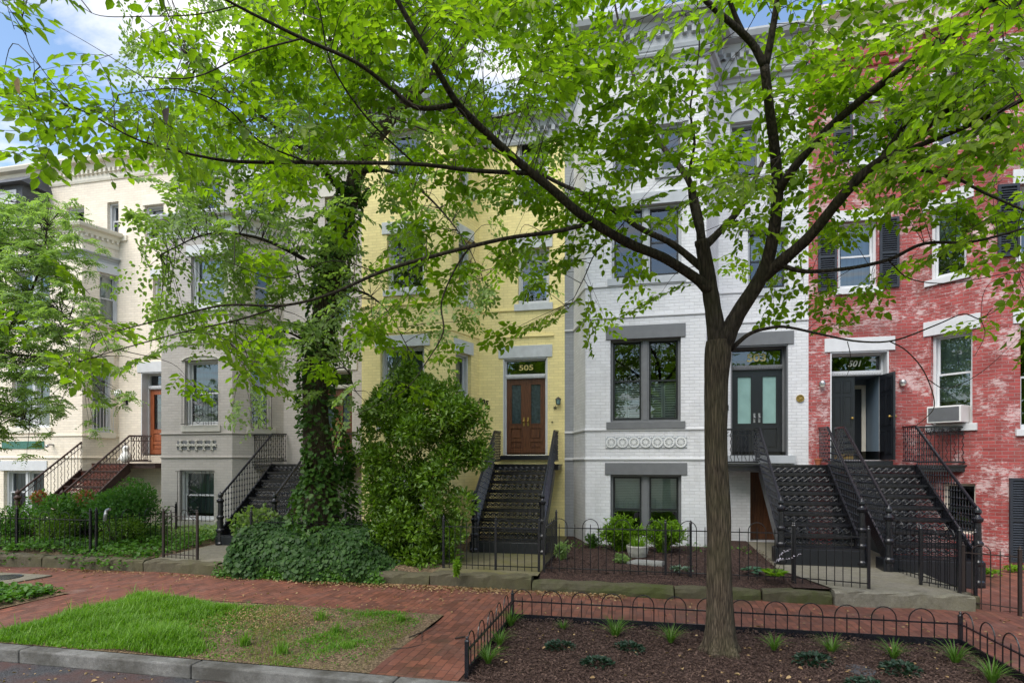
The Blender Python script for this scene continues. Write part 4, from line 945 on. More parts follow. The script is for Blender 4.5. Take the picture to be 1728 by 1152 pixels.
def riser_fret(par, x0, x1, y, z0, z1, mat):
    b = MB(); h = z1-z0; b.box(x0, x1, y-.008, y+.008, z0, z0+.018); b.box(x0, x1, y-.008, y+.008, z1-.02, z1)
    for x in (x0, x1-.02): b.box(x, x+.02, y-.008, y+.008, z0+.018, z1-.02)
    w = x1-x0-.04; zc = (z0+z1)/2+.0; n = max(4, int(w/.13)); a = h/2-.03
    N = n*10
    for ph in (0, math.pi): b.tube([(x0+.02+w*k/N, y, zc+a*.9*math.sin(k/10*math.pi+ph)) for k in range(N+1)], .012, 7, False)
    for i in range(n):
        c = x0+.02+w*(i+.5)/n
        for sg in (1, -1):
            b.tube([(c+sg*(.012+.035*(1-j/10)*math.cos(j*.75)), y, zc+.030*(1-j/12)*math.sin(j*.75)) for j in range(9)], .009, 6, False)
        e = x0+.02+w*(i+1)/n
        if i < n-1:
            for sg in (1, -1): b.tube([(e+.03*math.cos(t), y, zc+sg*(a*.72)+.02*math.sin(t)) for t in np.linspace(0, 2*math.pi, 7)], .006, 4, False)
    b.box(x0+.02, x1-.02, y-.005, y+.005, zc-.007, zc+.007)
    return b.build('riser', mat, par)
def staircase(label, x0, x1, yb, yt, zg, zs, zt, mat, style, lx0=None, lx1=None, n=8, rails=True, newh=1.22, topz=2.95, botz=1.47, matr=None, guards=(), left=True, right=True):
    st = thing('iron_staircase', label, 'staircase', ((x0+x1)/2, yb, zg), 'iron front staircases')
    run = (yt-yb-.28)/(n-1); rise = (zt-zs)/n; matr = matr or mat
    b = MB(); b.box(x0-.1, x1+.1, yb-.03, yb+.34, zg-.1, zs-.03); b.build('base_slab', m_blackpaint if mat == m_iron else mat, st, bevel=.01)
    for k in range(n):
        z = zs+rise*k; y = yb+run*k
        b = MB(); b.box(x0, x1, y-.02, y+run+.015 if k else y+.30, z-.038, z); b.box(x0+.01, x1-.01, y-.028, y-.02, z-.034, z-.004); b.build('tread', mat, st)
        riser_fret(st, x0+.03, x1-.03, (y+run if k else y+.28) if k < n-1 else yt-.01, z, z+rise-.038, matr)
    X0 = lx0 if lx0 is not None else x0; X1 = lx1 if lx1 is not None else x1
    b = MB(); b.box(X0, X1, yt-.03, 14.38, zt-.03, zt); b.box(X0+.02, X1-.02, yt, yt+.03, zt-.14, zt-.03); b.box(X0+.02, X0+.05, yt+.03, 14.37, zt-.14, zt-.03); b.box(X1-.05, X1-.02, yt+.03, 14.37, zt-.14, zt-.03)
    b.build('landing', mat, st)
    for x in (x0-.02, x1-.02):
        b = MB(); b.hexa([(x,yb+.05,zs-.22),(x+.04,yb+.05,zs-.22),(x+.04,yt,zt-.24),(x,yt,zt-.24),(x,yb+.05,zs+.10),(x+.04,yb+.05,zs+.10),(x+.04,yt-.05,zt+.02),(x,yt-.05,zt+.02)]); b.build('stringer', mat, st)
    for x, on in ((x0, left), (x1, right)):
        if not on: continue
        newel(x, yb+.02, zg, mat, st, newh)
        railing(st, (x, yb+.06, botz), (x, yt-.02, topz), mat, style, .80)
        railing(st, (x, yt-.02, topz), (x, 14.36, topz+.02), mat, style, topz-zt-.07)
    for ax, bx in guards: railing(st, (ax, yt, topz-.02), (bx, yt, topz-.02), mat, 'wavy' if style != 'ornate' else 'wavy', topz-zt-.08, 'guard_rail', .08, matb=mat)
    return st
staircase('black cast iron stair with ornate railings climbing to door 503', 2.62, 4.0, 11.75, 13.75, .33, .62, 2.15, m_iron, 'ornate', 1.9, 4.02, guards=((1.9, 2.6),))
s1_ = staircase('black cast iron stair with ornate railings climbing to the open door 501', 4.33, 5.7, 11.45, 13.75, .10, .52, 2.15, m_iron, 'ornate', 4.05, 6.72, newh=1.36, botz=1.42, guards=((5.72, 6.6),))
staircase('black iron stair with lattice railings climbing to the varnished door 505', -3.43, -1.96, 11.95, 13.75, .30, .55, 2.16, m_iron, 'lattice', -3.5, -1.85, newh=1.30, botz=1.50)
staircase('dark iron stair climbing to the door behind the ivy covered trunk', -9.52, -8.1, 11.75, 13.75, .28, .52, 2.16, m_iron, 'ornate', -10.1, -7.2, newh=1.25, botz=1.45, guards=((-10.1, -9.54), (-8.08, -7.2)))
staircase('rust red iron stair climbing to the orange door of the cream house', -15.45, -14.05, 11.75, 13.75, .28, .52, 2.18, m_ironrust, 'wavy', -15.9, -13.2, newh=1.25, botz=1.45, matr=m_rust, guards=((-15.95, -15.47), (-14.03, -13.35)))
# extra scroll circles on 501 guard
b = MB()
for k in range(5):
    c = Vector((5.82+k*.17, 13.75, 2.83)); b.tube([c+Vector(((.075*(1-j/30))*math.cos(j*.5), 0, (.075*(1-j/30))*math.sin(j*.5))) for j in range(24)], .007, 4)
b.build('scrollwork', m_iron, s1_)
# ------------------------------------------------------------------ fences and gates
def hooprun(root, A, B, z, hr, pitch, mat, pat=4, hoop=True, zb=.08, post=(), ph=None, spike=.05, tk=.0075, name='hoop_panel', brail=True, start=0, board=None):
    A = Vector(A); B = Vector(B); D = B-A; L = D.length; u = D.normalized(); n = int(round(L/pitch)); b = MB(); r = MB()
    P = lambda a, h: (A.x+u.x*a, A.y+u.y*a, z+h)
    r.bar(P(0,hr), P(L,hr), .022, .016)
    if brail: r.bar(P(0,zb), P(L,zb), .022, .014)
    r.build('rail', mat, root)
    if board:
        q = MB(); q.bar(P(0, board/2), P(L, board/2), .02, board); q.build('edging_board', mat, root)
    for k in range(n+1):
        a = L*k/n; m = (k+start) % pat
        leg = (m in (1, 3)) if pat == 4 else (m in (0, 2))
        if not leg: b.tube([P(a, 0.0), P(a, hr+spike), P(a, hr+spike+.03)], [tk, tk, .002], 5)
        else:
            b.tube([P(a, 0.0), P(a, hr+.02)], tk, 5)
            first = (m == 1) if pat == 4 else (m == 0)
            if hoop and first and a+2*L/n <= L+1e-6:
                c = a+L/n; R_ = L/n
                b.tube([P(c-R_*math.cos(t), hr+.02+R_*math.sin(t)*1.05) for t in np.linspace(0, math.pi, 13)], tk, 5)
    b.build(name, mat, root)
    for a in post:
        q = MB(); h = ph or hr+.12; c = P(a*L, 0); q.box(c[0]-.02, c[0]+.02, c[1]-.02, c[1]+.02, z-.12, z+h); q.lathe((c[0], c[1], z+h), [(.028,0),(.028,.012),(.012,.03),(.018,.045),(.002,.065)], 8); q.build('post', mat, root)
def fence(label, runs, cat='fence', name='iron_fence', group=None):
    A = runs[0][0]; t = thing(name, label, cat, (A[0], A[1], runs[0][2]), group)
    for r in runs: hooprun(t, *r[:5], **{k: v for k, v in r[5].items()})
    return t
bo = dict(mat=m_iron, pat=3, spike=.04, brail=False, board=.09, ph=.36)
fence('knee high black hoop topped railing round the tree pit', [
    ((-1.72, 7.93), (3.76, 7.93), 0, .27, .137, {**bo, 'post': (0, 1)}),
    ((-1.72, 5.72), (-1.72, 7.93), 0, .27, .137, {**bo, 'post': (0,)}),
    ((3.76, 7.93), (3.76, 5.72), 0, .27, .137, {**bo, 'post': (1,)})], name='hoop_fence')
M_ = dict(mat=m_iron, ph=.92)
fence('black hoop topped garden fence before the mulch bed of house 503', [((-1.66, 10.32), (2.48, 10.32), .235, .80, .138, {**M_, 'post': (0, .51, .61, 1)})])
fence('short black fence beside the foot of the stair to door 505', [((-1.66, 10.32), (-1.66, 11.9), .25, .78, .11, {**M_, 'hoop': False, 'post': (1,)})])
fence('tall black garden gate standing open across path 503', [((2.50, 10.30), (3.50, 10.02), .235, .80, .118, {**M_, 'post': (0, 1), 'pat': 4, 'start': 1})], 'gate', 'iron_gate')
fence('black fence receding between the two right hand stairs', [((4.45, 11.5), (4.72, 9.98), .25, .80, .105, {**M_, 'post': (1,), 'start': 1})])
fence('black hoop topped gate set at an angle beside the brick forecourt', [((4.80, 10.05), (5.36, 9.72), .02, .82, .115, {**M_, 'mat': m_ironbrown, 'post': (0, 1), 'start': 0})], 'gate', 'iron_gate')
fence('short black fence panel between concrete step and angled gate', [((4.40, 10.45), (4.95, 10.02), .22, .80, .115, {**M_, 'post': (0,1), 'start': 1})])
fence('black garden gate below the lattice railed stair of house 505', [((-3.55, 10.30), (-2.55, 10.30), .235, .78, .115, {**M_, 'hoop': False, 'post': (0, 1)}), ((-2.54, 10.30), (-1.75, 10.30), .235, .78, .13, {**M_, 'post': (1,), 'start': 1})], 'gate', 'iron_gate')
fence('black hoop topped fence rising out of the dark ivy hedge', [((-7.95, 10.75), (-3.62, 10.75), .24, .72, .138, {**M_, 'post': (0, .5, .98)})])
fence('brown iron garden gate across the path of the taupe house', [((-9.62, 10.22), (-8.72, 10.12), .235, .86, .115, {**M_, 'mat': m_ironbrown, 'post': (0, 1), 'ph': .95, 'start': 1})], 'gate', 'iron_gate')
fence('black hoop topped fence round the cream house garden', [((-17.4, 10.30), (-11.55, 10.30), .24, .72, .135, {**M_, 'post': (0, .33, .66, 1)}), ((-11.55, 10.30), (-11.3, 12.4), .24, .72, .14, {**M_, 'post': (.06, 1)})])
b = MB(); C_ = Vector((-11.5, 10.6, .97)); b.tube(cr([C_+Vector((.0,0,-.05)), C_+Vector((.02,0,.08)), C_+Vector((.0,.04,.16)), C_+Vector((.08,.05,.2))]), [.05]*3+[.045]*6+[.03]*4+[.02]*2+[.01] if 0 else .035, 8); tag(b.build('fence_ornament', m_steel), 'small dark and silver animal ornament perched on the garden fence corner', 'ornament')
# inner pickets near far door of 507 (yard rail behind trunk)
fence('low black picket rail in the shade right of the ivy trunk', [((-6.6, 12.6), (-5.5, 12.6), .3, .78, .1, {**M_, 'hoop': False})])
# ------------------------------------------------------------------ plants
def lump(c, r, n, leafL, wr, sink=.6, up=.35, jit=.25, squash=1):
    """leaves over a lump: returns P,D,N,L"""
    v = nrmz(rnd3(n)); rr = r*(1-sink*RNG.random((n,1))**1.6); P = np.array(c)+v*rr*np.array([1,1,squash])
    D = nrmz(v+rnd3(n, .55)+np.array([0,0,up])); N = nrmz(v+rnd3(n, .5)+np.array([0,0,.6])); return P, D, N, leafL*RNG.uniform(.7, 1.25, n)
def cat(parts): return [np.concatenate(q) for q in zip(*parts)]
def bush(name, label, catg, c, lumps, per, leafL, wr, mat, stems=True, group=None, zmin=None, fold=.12):
    t = thing(name, label, catg, c, group); parts = [lump(q[:3], q[3], int(per*q[3]**2/.04), leafL, wr) for q in lumps]
    P, D, N, L = cat(parts)
    if zmin is not None: k = P[:,2] > zmin; P, D, N, L = P[k], D[k], N[k], L[k]
    leaves('foliage', P, D, N, L, wr, mat, t, fold=fold)
    if stems:
        b = MB()
        for q in lumps[:14]: b.tube(cr([(c[0]+random.uniform(-.08,.08), c[1]+random.uniform(-.05,.05), c[2]), ((c[0]+q[0])/2, (c[1]+q[1])/2, (c[2]+q[2])/2-.05), q[:3]], 3), .012, 5)
        b.build('stem', m_twig, t)
    return t
# the tall shrub in front of the yellow house
Yc = 11.0; lumps = []
outline = [(958,.66,706),(930,.78,706),(890,.96,708),(850,1.06,712),(810,1.14,714),(770,1.22,714),(730,1.24,712),(700,1.10,712),(672,.80,712),(650,.42,705),(628,.12,692)]
for py, hw, cxp in outline:
    z = onY(cxp, py, Yc).z; x = onY(cxp, py, Yc).x
    for k in range(13 if hw > .4 else 5):
        a = random.uniform(-1, 1)*hw*.95; yy = random.uniform(-1, .6)*math.sqrt(max(.05, 1-(a/max(hw,.3))**2))*.7*min(1, hw+.2)
        lumps.append((x+a, Yc+yy, z+random.uniform(-.12, .12), random.uniform(.6, 1)*min(.34, .10+hw*.24)))
for px_, py_, r_ in ((700,640,.17),(690,618,.13),(760,650,.13),(745,668,.18),(812,690,.13),(795,705,.16),(620,700,.15),(600,770,.13),(590,760,.1),(820,710,.12),(640,668,.13),(628,688,.14),(655,655,.12)):
    p = onY(px_, py_, Yc-.1); lumps.append((p.x, p.y, p.z, r_))
bush('evergreen_shrub', 'tall dense evergreen shrub between the ivy hedge and the stair of house 505', 'shrub', (onY(700,960,Yc).x, Yc, .22), lumps, 150, .09, .42, m_holly, zmin=.2)
# ivy hedge
parts = []; n = 15000
X = RNG.uniform(-8.0, -4.35, n); T = RNG.random(n)
prof_y = lambda t, x: np.where(t < .55, 9.80-.10*np.sin(t/.55*3.1)+.34*(t/.55)**2.0, 10.14+(t-.55)/.45*1.2)
lumpy = .10*np.sin(X*3.1)+.06*np.sin(X*7.3+1)
hz = np.clip((X+8.15)/.5, .25, 1)*np.clip((-4.2-X)/.9, .25, 1)
Yv = prof_y(T, X)-.08*np.sin(X*5+T*6)+(1-hz)*.35
Zv = np.where(T < .55, T/.55*.78, .78+.10*(T-.55)/.45)*hz*(1+lumpy*.8)+.02+RNG.normal(0, .02, n)
P = np.stack([X, Yv+RNG.normal(0, .04, n), Zv], 1); NN = np.stack([RNG.normal(0, .35, n), -1.0+T*.9+RNG.normal(0, .25, n), .35+T*.8], 1); DD = np.stack([RNG.normal(0, .6, n), -.35+RNG.normal(0,.3,n), -.75+RNG.normal(0, .3, n)], 1)
iv = thing('ivy_hedge', 'dark glossy ivy mound spilling over the wall before the leaning tree', 'ivy', (-6.2, 10.2, 0)); leaves('foliage', P, DD, NN, RNG.uniform(.045, .10, n), .95, m_ivy, iv, fold=.06)
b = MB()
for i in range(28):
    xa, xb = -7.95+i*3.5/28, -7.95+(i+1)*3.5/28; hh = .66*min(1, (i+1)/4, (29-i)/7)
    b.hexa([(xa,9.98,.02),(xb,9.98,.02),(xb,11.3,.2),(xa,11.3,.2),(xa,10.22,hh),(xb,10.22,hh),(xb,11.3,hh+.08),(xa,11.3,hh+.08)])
b.build('dark_core', m_ivycore if 'm_ivycore' in globals() else simple('hedge_core', (.012,.014,.008), .95, .4), iv)  # solid near-black block filling the hedge behind the leaves
n = 1500; X = RNG.uniform(-8.0, -4.5, n); Y = 9.78-np.abs(RNG.normal(0, .05, n)); leaves('young_leaves', np.stack([X, Y, np.abs(RNG.normal(0, .10, n))], 1), rnd3(n)+np.array([0,-.5,-.3]), np.array([0,-.8,.6])+rnd3(n,.3), RNG.uniform(.03,.065,n), .8, m_ground, iv)
b = MB(); Ps = []
for i in range(46):
    x = random.uniform(-7.8, -4.6); z = random.uniform(.45, .85); p0 = Vector((x, random.uniform(9.85, 10.7), z)); e = p0+Vector((random.uniform(-.25,.25), random.uniform(-.25,.05), random.uniform(.05,.28) if i % 3 else -.2)); q = cr([p0, (p0+e)/2+Vector((0,0,.06)), e], 5); b.tube(q, .003, 3, False); Ps += [v for v in q[3:] for _ in range(2)]
b.build('runner', m_twig, iv); n = len(Ps); leaves('runner_leaves', Ps, rnd3(n)+np.array([0,-.2,.2]), rnd3(n,.4)+np.array([0,-.4,.8]), RNG.uniform(.04,.08,n), .8, m_vine, iv)
# vines climbing round the trunk foot / skirt
TR2 = [(545,895,12.35),(541,820,12.2),(535,740,12.1),(532,660,12.1),(537,590,12.0),(552,500,12.0),(568,420,11.9),(590,340,11.8),(604,290,11.8),(640,225,11.6),(690,165,11.4),(738,120,11.2),(785,80,11)]
R2 = [.40,.31,.28,.26,.235,.21,.195,.175,.155,.14,.12,.10,.07]
T2 = [w2(d, x, y) for x, y, d in TR2]; T2[0].z = .2
n = 8500; parts = []
tt = RNG.random(n)**1.2*7.5; idx = np.clip(tt.astype(int), 0, 11); fr_ = (tt-idx)[:, None]
TA = np.array([list(p) for p in T2]); c = TA[idx]*(1-fr_)+TA[np.minimum(idx+1, 12)]*fr_
rad = (np.array(R2)[idx]+.04+.12*np.exp(-((tt-1.9)/.8)**2)*RNG.random(n)+.36*np.exp(-(tt/1.0)**2)*RNG.random(n)+.05*RNG.random(n))
th = RNG.uniform(0, 2*math.pi, n)
keep = ~((tt > 1.7) & (RNG.random(n) < .62))
v = np.stack([np.cos(th), np.sin(th), np.zeros(n)], 1); P = c+v*rad[:, None]; P[:,0] += .25*np.exp(-((tt-1.6)/.7)**2)
P = P[keep]; v = v[keep]; m = len(P)
vt = thing('climbing_vine', 'leafy vine wrapping the leaning trunk beside the taupe house', 'vine', T2[0])
leaves('foliage', P, v+rnd3(m, .5)+np.array([0,0,-.5]), v+rnd3(m, .3)+np.array([0,0,.5]), RNG.uniform(.06, .13, m), .8, m_vine, vt)
# ------------------------------------------------------------------ attractor-grown trees
def grow(skeleton, targets, maxlen, twigr, tip, rng, horiz=.25, minr=0):
    """skeleton: list of Vector nodes. target: Vector list. returns list of curved twigs root->target"""
    S = np.array([list(p) for p in skeleton]); out = []
    for t in targets:
        d = np.linalg.norm(S-np.array(t), axis=1); i = int(np.argmin(d+rng.uniform(0, .35, len(d))))
        if d[i] > maxlen: continue
        a = S[i]; b_ = np.array(t); mid = (a+b_)/2+np.array([0,0,.12*d[i]])+rng.normal(0, .06*d[i], 3); out.append((a, mid, b_, d[i]))
    return out
def sprays(twigs, rng, leafL, ntw, lper, span, plan=.25, up=(0,0,1), droop=.15):
    """flat leafy sprays at the end of each twig: returns leaf arrays, twiglet polylines"""
    P, D, N, L, tw = [], [], [], [], []
    for a, mid, b_, dd in twigs:
        d0 = b_-mid; d0[2] *= .4; d0 /= np.linalg.norm(d0)+1e-6; d0 = d0+rng.normal(0, .15, 3); d0 /= np.linalg.norm(d0)
        up_ = np.array(up)+rng.normal(0, plan, 3); up_ /= np.linalg.norm(up_); s0 = np.cross(d0, up_); s0 /= np.linalg.norm(s0); up_ = np.cross(s0, d0)
        sp = span*rng.uniform(.7, 1.25); st = b_-d0*sp*.5
        tw.append((st, b_, b_+d0*sp*.5-np.array([0,0,droop*sp*.4])))
        for k in range(ntw):
            f = (k+.5)/ntw; sd = 1 if k % 2 else -1; o = st+d0*sp*f; o[2] -= droop*sp*f*f*.5
            dr = d0*.75+s0*sd*rng.uniform(.55, 1.0)+up_*rng.normal(0, .12); dr /= np.linalg.norm(dr); ln = sp*(.62-.35*f)*rng.uniform(.7, 1.2)
            e = o+dr*ln-np.array([0,0,droop*ln*.6]); tw.append((o, (o+e)/2+np.array([0,0,.02]), e))
            sdv = np.cross(dr, up_)
            for j in range(lper):
                g = (j+.6)/lper; q = 1 if j % 2 else -1; pt = o+(e-o)*g
                ld = dr*.55+sdv*q*.85 if j < lper-1 else dr
                P.append(pt); D.append(ld+rng.normal(0, .16, 3)+np.array([0,0,-.18])); N.append(up_+rng.normal(0, .28, 3)); L.append(leafL*rng.uniform(.5, 1.25))
    return np.array(P), np.array(D), np.array(N), np.array(L), tw
def bil(tab, xs, ys, x, y):
    i = min(max(np.searchsorted(xs, x)-1, 0), len(xs)-2); j = min(max(np.searchsorted(ys, y)-1, 0), len(ys)-2)
    a = min(max((x-xs[i])/(xs[i+1]-xs[i]), 0), 1); b_ = min(max((y-ys[j])/(ys[j+1]-ys[j]), 0), 1)
    return (tab[j][i]*(1-a)+tab[j][i+1]*a)*(1-b_)+(tab[j+1][i]*(1-a)+tab[j+1][i+1]*a)*b_
# ---- street tree in the pit
BR = [
 [(1213,585,6.75,.118),(1203,520,6.75,.095),(1190,440,6.72,.082),(1183,405,6.7,.075)],
 [(1197,490,6.72,.07),(1175,470,6.68,.058),(1120,435,6.55,.052),(1060,410,6.4,.050),(985,365,6.2,.047),(930,318,6.05,.044),(880,278,5.9,.040),(800,205,5.6,.035),(765,165,5.4,.030),(725,95,5.2,.025),(670,0,5.0,.021),(630,-90,4.8,.015)],
 [(765,178,5.45,.024),(705,182,5.3,.021),(660,150,5.2,.019),(600,105,5.0,.016),(510,65,4.8,.014),(400,10,4.5,.010),(330,-30,4.3,.008)],
 [(893,292,5.95,.024),(800,288,5.8,.020),(700,277,5.6,.018),(520,274,5.3,.017),(405,273,5.1,.014),(330,262,5.0,.010),(230,235,4.8,.007),(120,180,4.4,.005),(10,178,4.2,.003)],
 [(1188,455,6.8,.045),(1135,412,6.95,.038),(1080,385,7.1,.034),(1020,345,7.2,.03),(935,305,7.4,.025),(850,260,7.5,.019),(760,235,7.6,.014),(640,190,7.6,.009)],
 [(985,380,6.2,.024),(930,392,6.1,.022),(850,403,5.95,.020),(720,435,5.8,.019),(640,460,5.7,.017),(560,495,5.6,.015),(480,515,5.5,.013),(380,515,5.4,.010),(290,535,5.3,.007),(190,560,5.2,.004)],
 [(480,515,5.5,.009),(400,540,5.45,.008),(310,560,5.4,.006),(200,590,5.35,.005),(120,615,5.3,.003)],
 [(800,408,5.95,.012),(770,450,5.9,.010),(745,510,5.9,.009),(748,560,5.9,.008),(720,610,5.9,.006),(680,660,5.9,.005),(600,700,5.9,.003)],
 [(1184,410,6.7,.055),(1178,360,6.85,.044),(1160,300,7.0,.038),(1120,250,7.2,.032),(1095,200,7.3,.028),(1070,130,7.5,.02),(1040,20,7.6,.014),(1030,-60,7.6,.008)],
 [(1186,420,6.7,.022),(1166,345,6.6,.018),(1164,290,6.5,.016),(1172,240,6.4,.014),(1165,180,6.3,.011),(1180,80,6.2,.008),(1175,-20,6.1,.005)],
 [(1190,415,6.75,.05),(1215,390,6.9,.042),(1250,350,7.1,.036),(1275,300,7.3,.03),(1330,180,7.5,.022),(1370,80,7.6,.016),(1390,-20,7.6,.01)],
 [(1215,590,6.75,.12),(1245,530,6.7,.088),(1280,475,6.6,.080),(1298,430,6.5,.070),(1312,340,6.3,.060),(1308,260,6.1,.052),(1298,180,5.9,.046),(1290,110,5.75,.044)],
 [(1290,112,5.75,.04),(1270,75,5.7,.036),(1240,45,5.6,.032),(1200,10,5.5,.027),(1150,-40,5.4,.02)],
 [(1255,58,5.65,.025),(1238,20,5.6,.022),(1222,-30,5.5,.018)],
 [(1292,112,5.75,.036),(1302,60,5.65,.034),(1312,0,5.55,.028),(1320,-70,5.4,.02)],
 [(1285,470,6.6,.07),(1320,440,6.45,.066),(1365,400,6.25,.056),(1414,340,6.0,.052),(1450,300,5.85,.048),(1484,272,5.75,.042),(1503,264,5.65,.035),(1540,236,5.5,.031),(1586,196,5.3,.027),(1670,125,5.0,.022),(1750,60,4.8,.016)],
 [(1484,275,5.75,.034),(1518,225,5.6,.028),(1532,205,5.5,.024),(1594,146,5.3,.022),(1690,44,5.0,.018),(1740,-20,4.8,.012)],
 [(1500,268,5.65,.028),(1535,252,5.5,.024),(1586,232,5.3,.022),(1650,205,5.0,.019),(1727,168,4.6,.016),(1800,130,4.3,.01)],
 [(1312,330,6.3,.045),(1329,298,6.1,.042),(1386,229,5.8,.038),(1440,180,5.55,.036),(1482,146,5.35,.034),(1560,88,5.0,.031),(1612,52,4.8,.027),(1675,0,4.5,.022),(1740,-60,4.2,.016)],
 [(1318,448,6.45,.028),(1360,458,6.4,.023),(1430,453,6.35,.020),(1500,438,6.3,.019),(1560,411,6.2,.017),(1640,408,6.1,.014),(1728,385,5.9,.011),(1800,360,5.8,.007)],
 [(1500,282,5.7,.018),(1540,285,5.65,.015),(1610,300,5.5,.013),(1660,325,5.4,.012),(1740,360,5.2,.009)],
 [(1232,590,6.75,.030),(1265,563,6.7,.022),(1300,553,6.6,.018),(1330,552,6.5,.015),(1395,566,6.4,.012),(1450,576,6.3,.010),(1510,574,6.2,.009),(1580,548,6.1,.007),(1625,530,6.0,.006),(1655,538,5.95,.005),(1675,520,5.9,.003)],
 [(1500,575,6.2,.007),(1530,592,6.2,.006),(1560,628,6.2,.006),(1577,680,6.2,.005),(1562,705,6.2,.004),(1530,728,6.2,.002)],
 [(1565,640,6.2,.005),(1600,655,6.1,.004),(1660,625,6.0,.003),(1720,568,5.9,.0015)],
 [(1430,576,6.3,.005),(1435,600,6.3,.004),(1432,625,6.3,.003),(1426,640,6.3,.0015)],
 [(1655,538,5.95,.004),(1662,565,5.95,.003),(1645,600,5.95,.002)],
 [(1655,538,5.95,.004),(1690,515,5.9,.003),(1700,470,5.9,.0015)],
 [(1500,440,6.3,.008),(1535,470,6.3,.006),(1600,478,6.2,.005),(1690,463,6.1,.004),(1740,455,6.0,.003)],
 [(700,277,5.6,.009),(620,200,5.3,.008),(560,110,5.0,.007),(540,20,4.8,.005),(520,-60,4.6,.003)],
 [(560,300,5.3,.008) if 0 else (520,274,5.3,.008),(440,240,5.0,.007),(380,180,4.7,.006),(300,150,4.4,.004),(200,160,4.2,.003)],
 [(510,65,4.8,.008),(420,90,4.5,.006),(330,130,4.3,.005),(240,130,4.1,.003)],
 [(400,10,4.5,.006),(330,25,4.4,.005),(240,28,4.3,.004),(170,27,4.2,.003),(130,8,4.1,.002)],
 [(120,180,4.4,.004),(60,100,4.2,.003),(40,40,4.1,.003),(30,-40,4,.002)],
 [(240,130,4.1,.003),(160,80,4.1,.002),(90,40,4.1,.0015)],
 [(640,460,5.7,.006),(560,440,5.6,.005),(470,470,5.5,.004),(380,440,5.4,.003)],
 [(1060,385,7.0,.01),(1010,420,6.9,.008),(985,470,6.9,.006),(960,520,6.8,.004)],
]
rng = np.random.default_rng(5)
st = thing('street_tree', 'street tree forking low in the fenced mulch pit, crown across the picture', 'tree', (onZ(1216,1098).x, onZ(1216,1098).y, 0))
tb = onZ(1216,1100)
trunk = [(tb.x,tb.y,-.08,.20),(tb.x,tb.y,.03,.172),(tb.x,tb.y,.15,.155)]+[(*w2(6.75,x,y),r) for x,y,r in ((1215,1000,.128),(1212,880,.122),(1208,760,.120),(1209,660,.128),(1212,600,.140),(1213,575,.130))]
def tubes(paths, name, mat, parent, n=8, sub=5, wob=0):
    b = MB()
    for p in paths:
        q = cr(p, sub); b.tube([v[:3] for v in q], [max(v[3]*(1+(random.uniform(-wob, wob) if v[3] > .03 else 0)), .0012) for v in q], n if q[0][3] > .02 else 6 if q[0][3] > .006 else 4)
    return b.build(name, mat, parent, smooth=True)
def barktrunk(path, mat, parent, n=72, ring=.03, flare=.10, deep=.011, seed=0):
    q = cr(path, 12); b = MB(); rr = np.random.default_rng(seed); ph = rr.uniform(0, 6.28, 12); z0 = q[0][2]; lob = 5
    L_ = 0; last = q[0][:3]; rows = []
    for v in q:
        L_ += np.linalg.norm(v[:3]-last); last = v[:3]
        for_ = []
        fl = flare*math.exp(-max(v[2]-.03, 0)/.13)
        for j in range(n):
            t = 2*math.pi*j/n
            g = sum(math.sin(k_*t+ph[i]+1.6*math.sin(L_*(1.1+.35*i)+ph[i])+L_*(.5*(-1)**i))/(1+.1*i) for i, k_ in enumerate((9, 13, 17, 23, 29)))
            g2 = math.sin(11*L_+3*math.sin(t*5+ph[3]))*.35
            r = v[3]+deep*(abs(g)*.55-.55+g2*.25)+fl*(.55+.45*math.cos(lob*t+ph[0]))*.8+.006*math.sin(2*t+L_*1.7)+.006*math.sin(3*t-L_*2.3)
            for_.append((v[0]+r*math.cos(t), v[1]+r*math.sin(t), v[2]))
        rows.append(for_)
    for r_ in rows: b.v += r_
    for k in range(len(rows)-1):
        for j in range(n): b.f.append((k*n+j, k*n+(j+1)%n, (k+1)*n+(j+1)%n, (k+1)*n+j)); b.uv.append([(0,0)]*4)
    return b.build('trunk', mat, parent, smooth=True)
barktrunk(trunk, m_bark, st)
BW = [[(*w2(d, x, y), r) for x, y, d, r in p] for p in BR]
tubes(BW, 'branch', m_barkdark, st, 12, 5, .04)
nodes = [v[:3] for p in BW for v in cr(p, 6) if v[3] < .05]
for p in BW:
    for v in p: pass
xs = [-60,72,216,360,504,648,792,936,1080,1224,1368,1512,1656,1790]; ys = [-120,40,140,240,340,430,520,600,670,740]
DT = [[.6]*14,
 [.4,.22,.06,.35,.9,1,1,.85,.9,.45,.4,.55,.9,1],
 [.6,.55,.40,.75,1,.85,.75,.9,1,.7,.8,.95,1,1],
 [.8,.95,.85,.95,.85,.55,.5,.7,.85,.7,.9,.9,.9,.95],
 [.25,.10,.3,.35,.3,.3,.45,.7,.65,.55,.75,.7,.75,.8],
 [.0,.0,.05,.08,.2,.35,.45,.5,.35,.22,.6,.35,.5,.6],
 [.0,.10,.30,.28,.25,.42,.38,.22,.20,.08,.30,.10,.05,.05],
 [.30,.40,.32,.35,.3,.30,.15,.0,.0,.0,.12,.04,.0,.0],
 [.10,.18,.04,.05,.0,.0,.0,.0,.0,.0,.0,.0,.0,.0],
 [0]*14]
def targets(nt, x0, x1, y0, y1, tab, xs, ys, dfun, rng):
    out = []
    while len(out) < nt:
        x, y = rng.uniform(x0, x1), rng.uniform(y0, y1)
        if rng.random() < bil(tab, xs, ys, x, y): out.append(w2(dfun(x, y), x, y))
    return out
def dmain(x, y):
    base = np.interp(y, [-100, 100, 300, 450, 600], [4.6, 5.0, 5.6, 6.0, 5.7]) - (.8 if x < 300 and y < 300 else 0) - (.7 if x > 1500 and y < 300 else 0)
    return base+.35+abs(rng.normal(0, .9))-(.9 if rng.random() < .22 else 0)
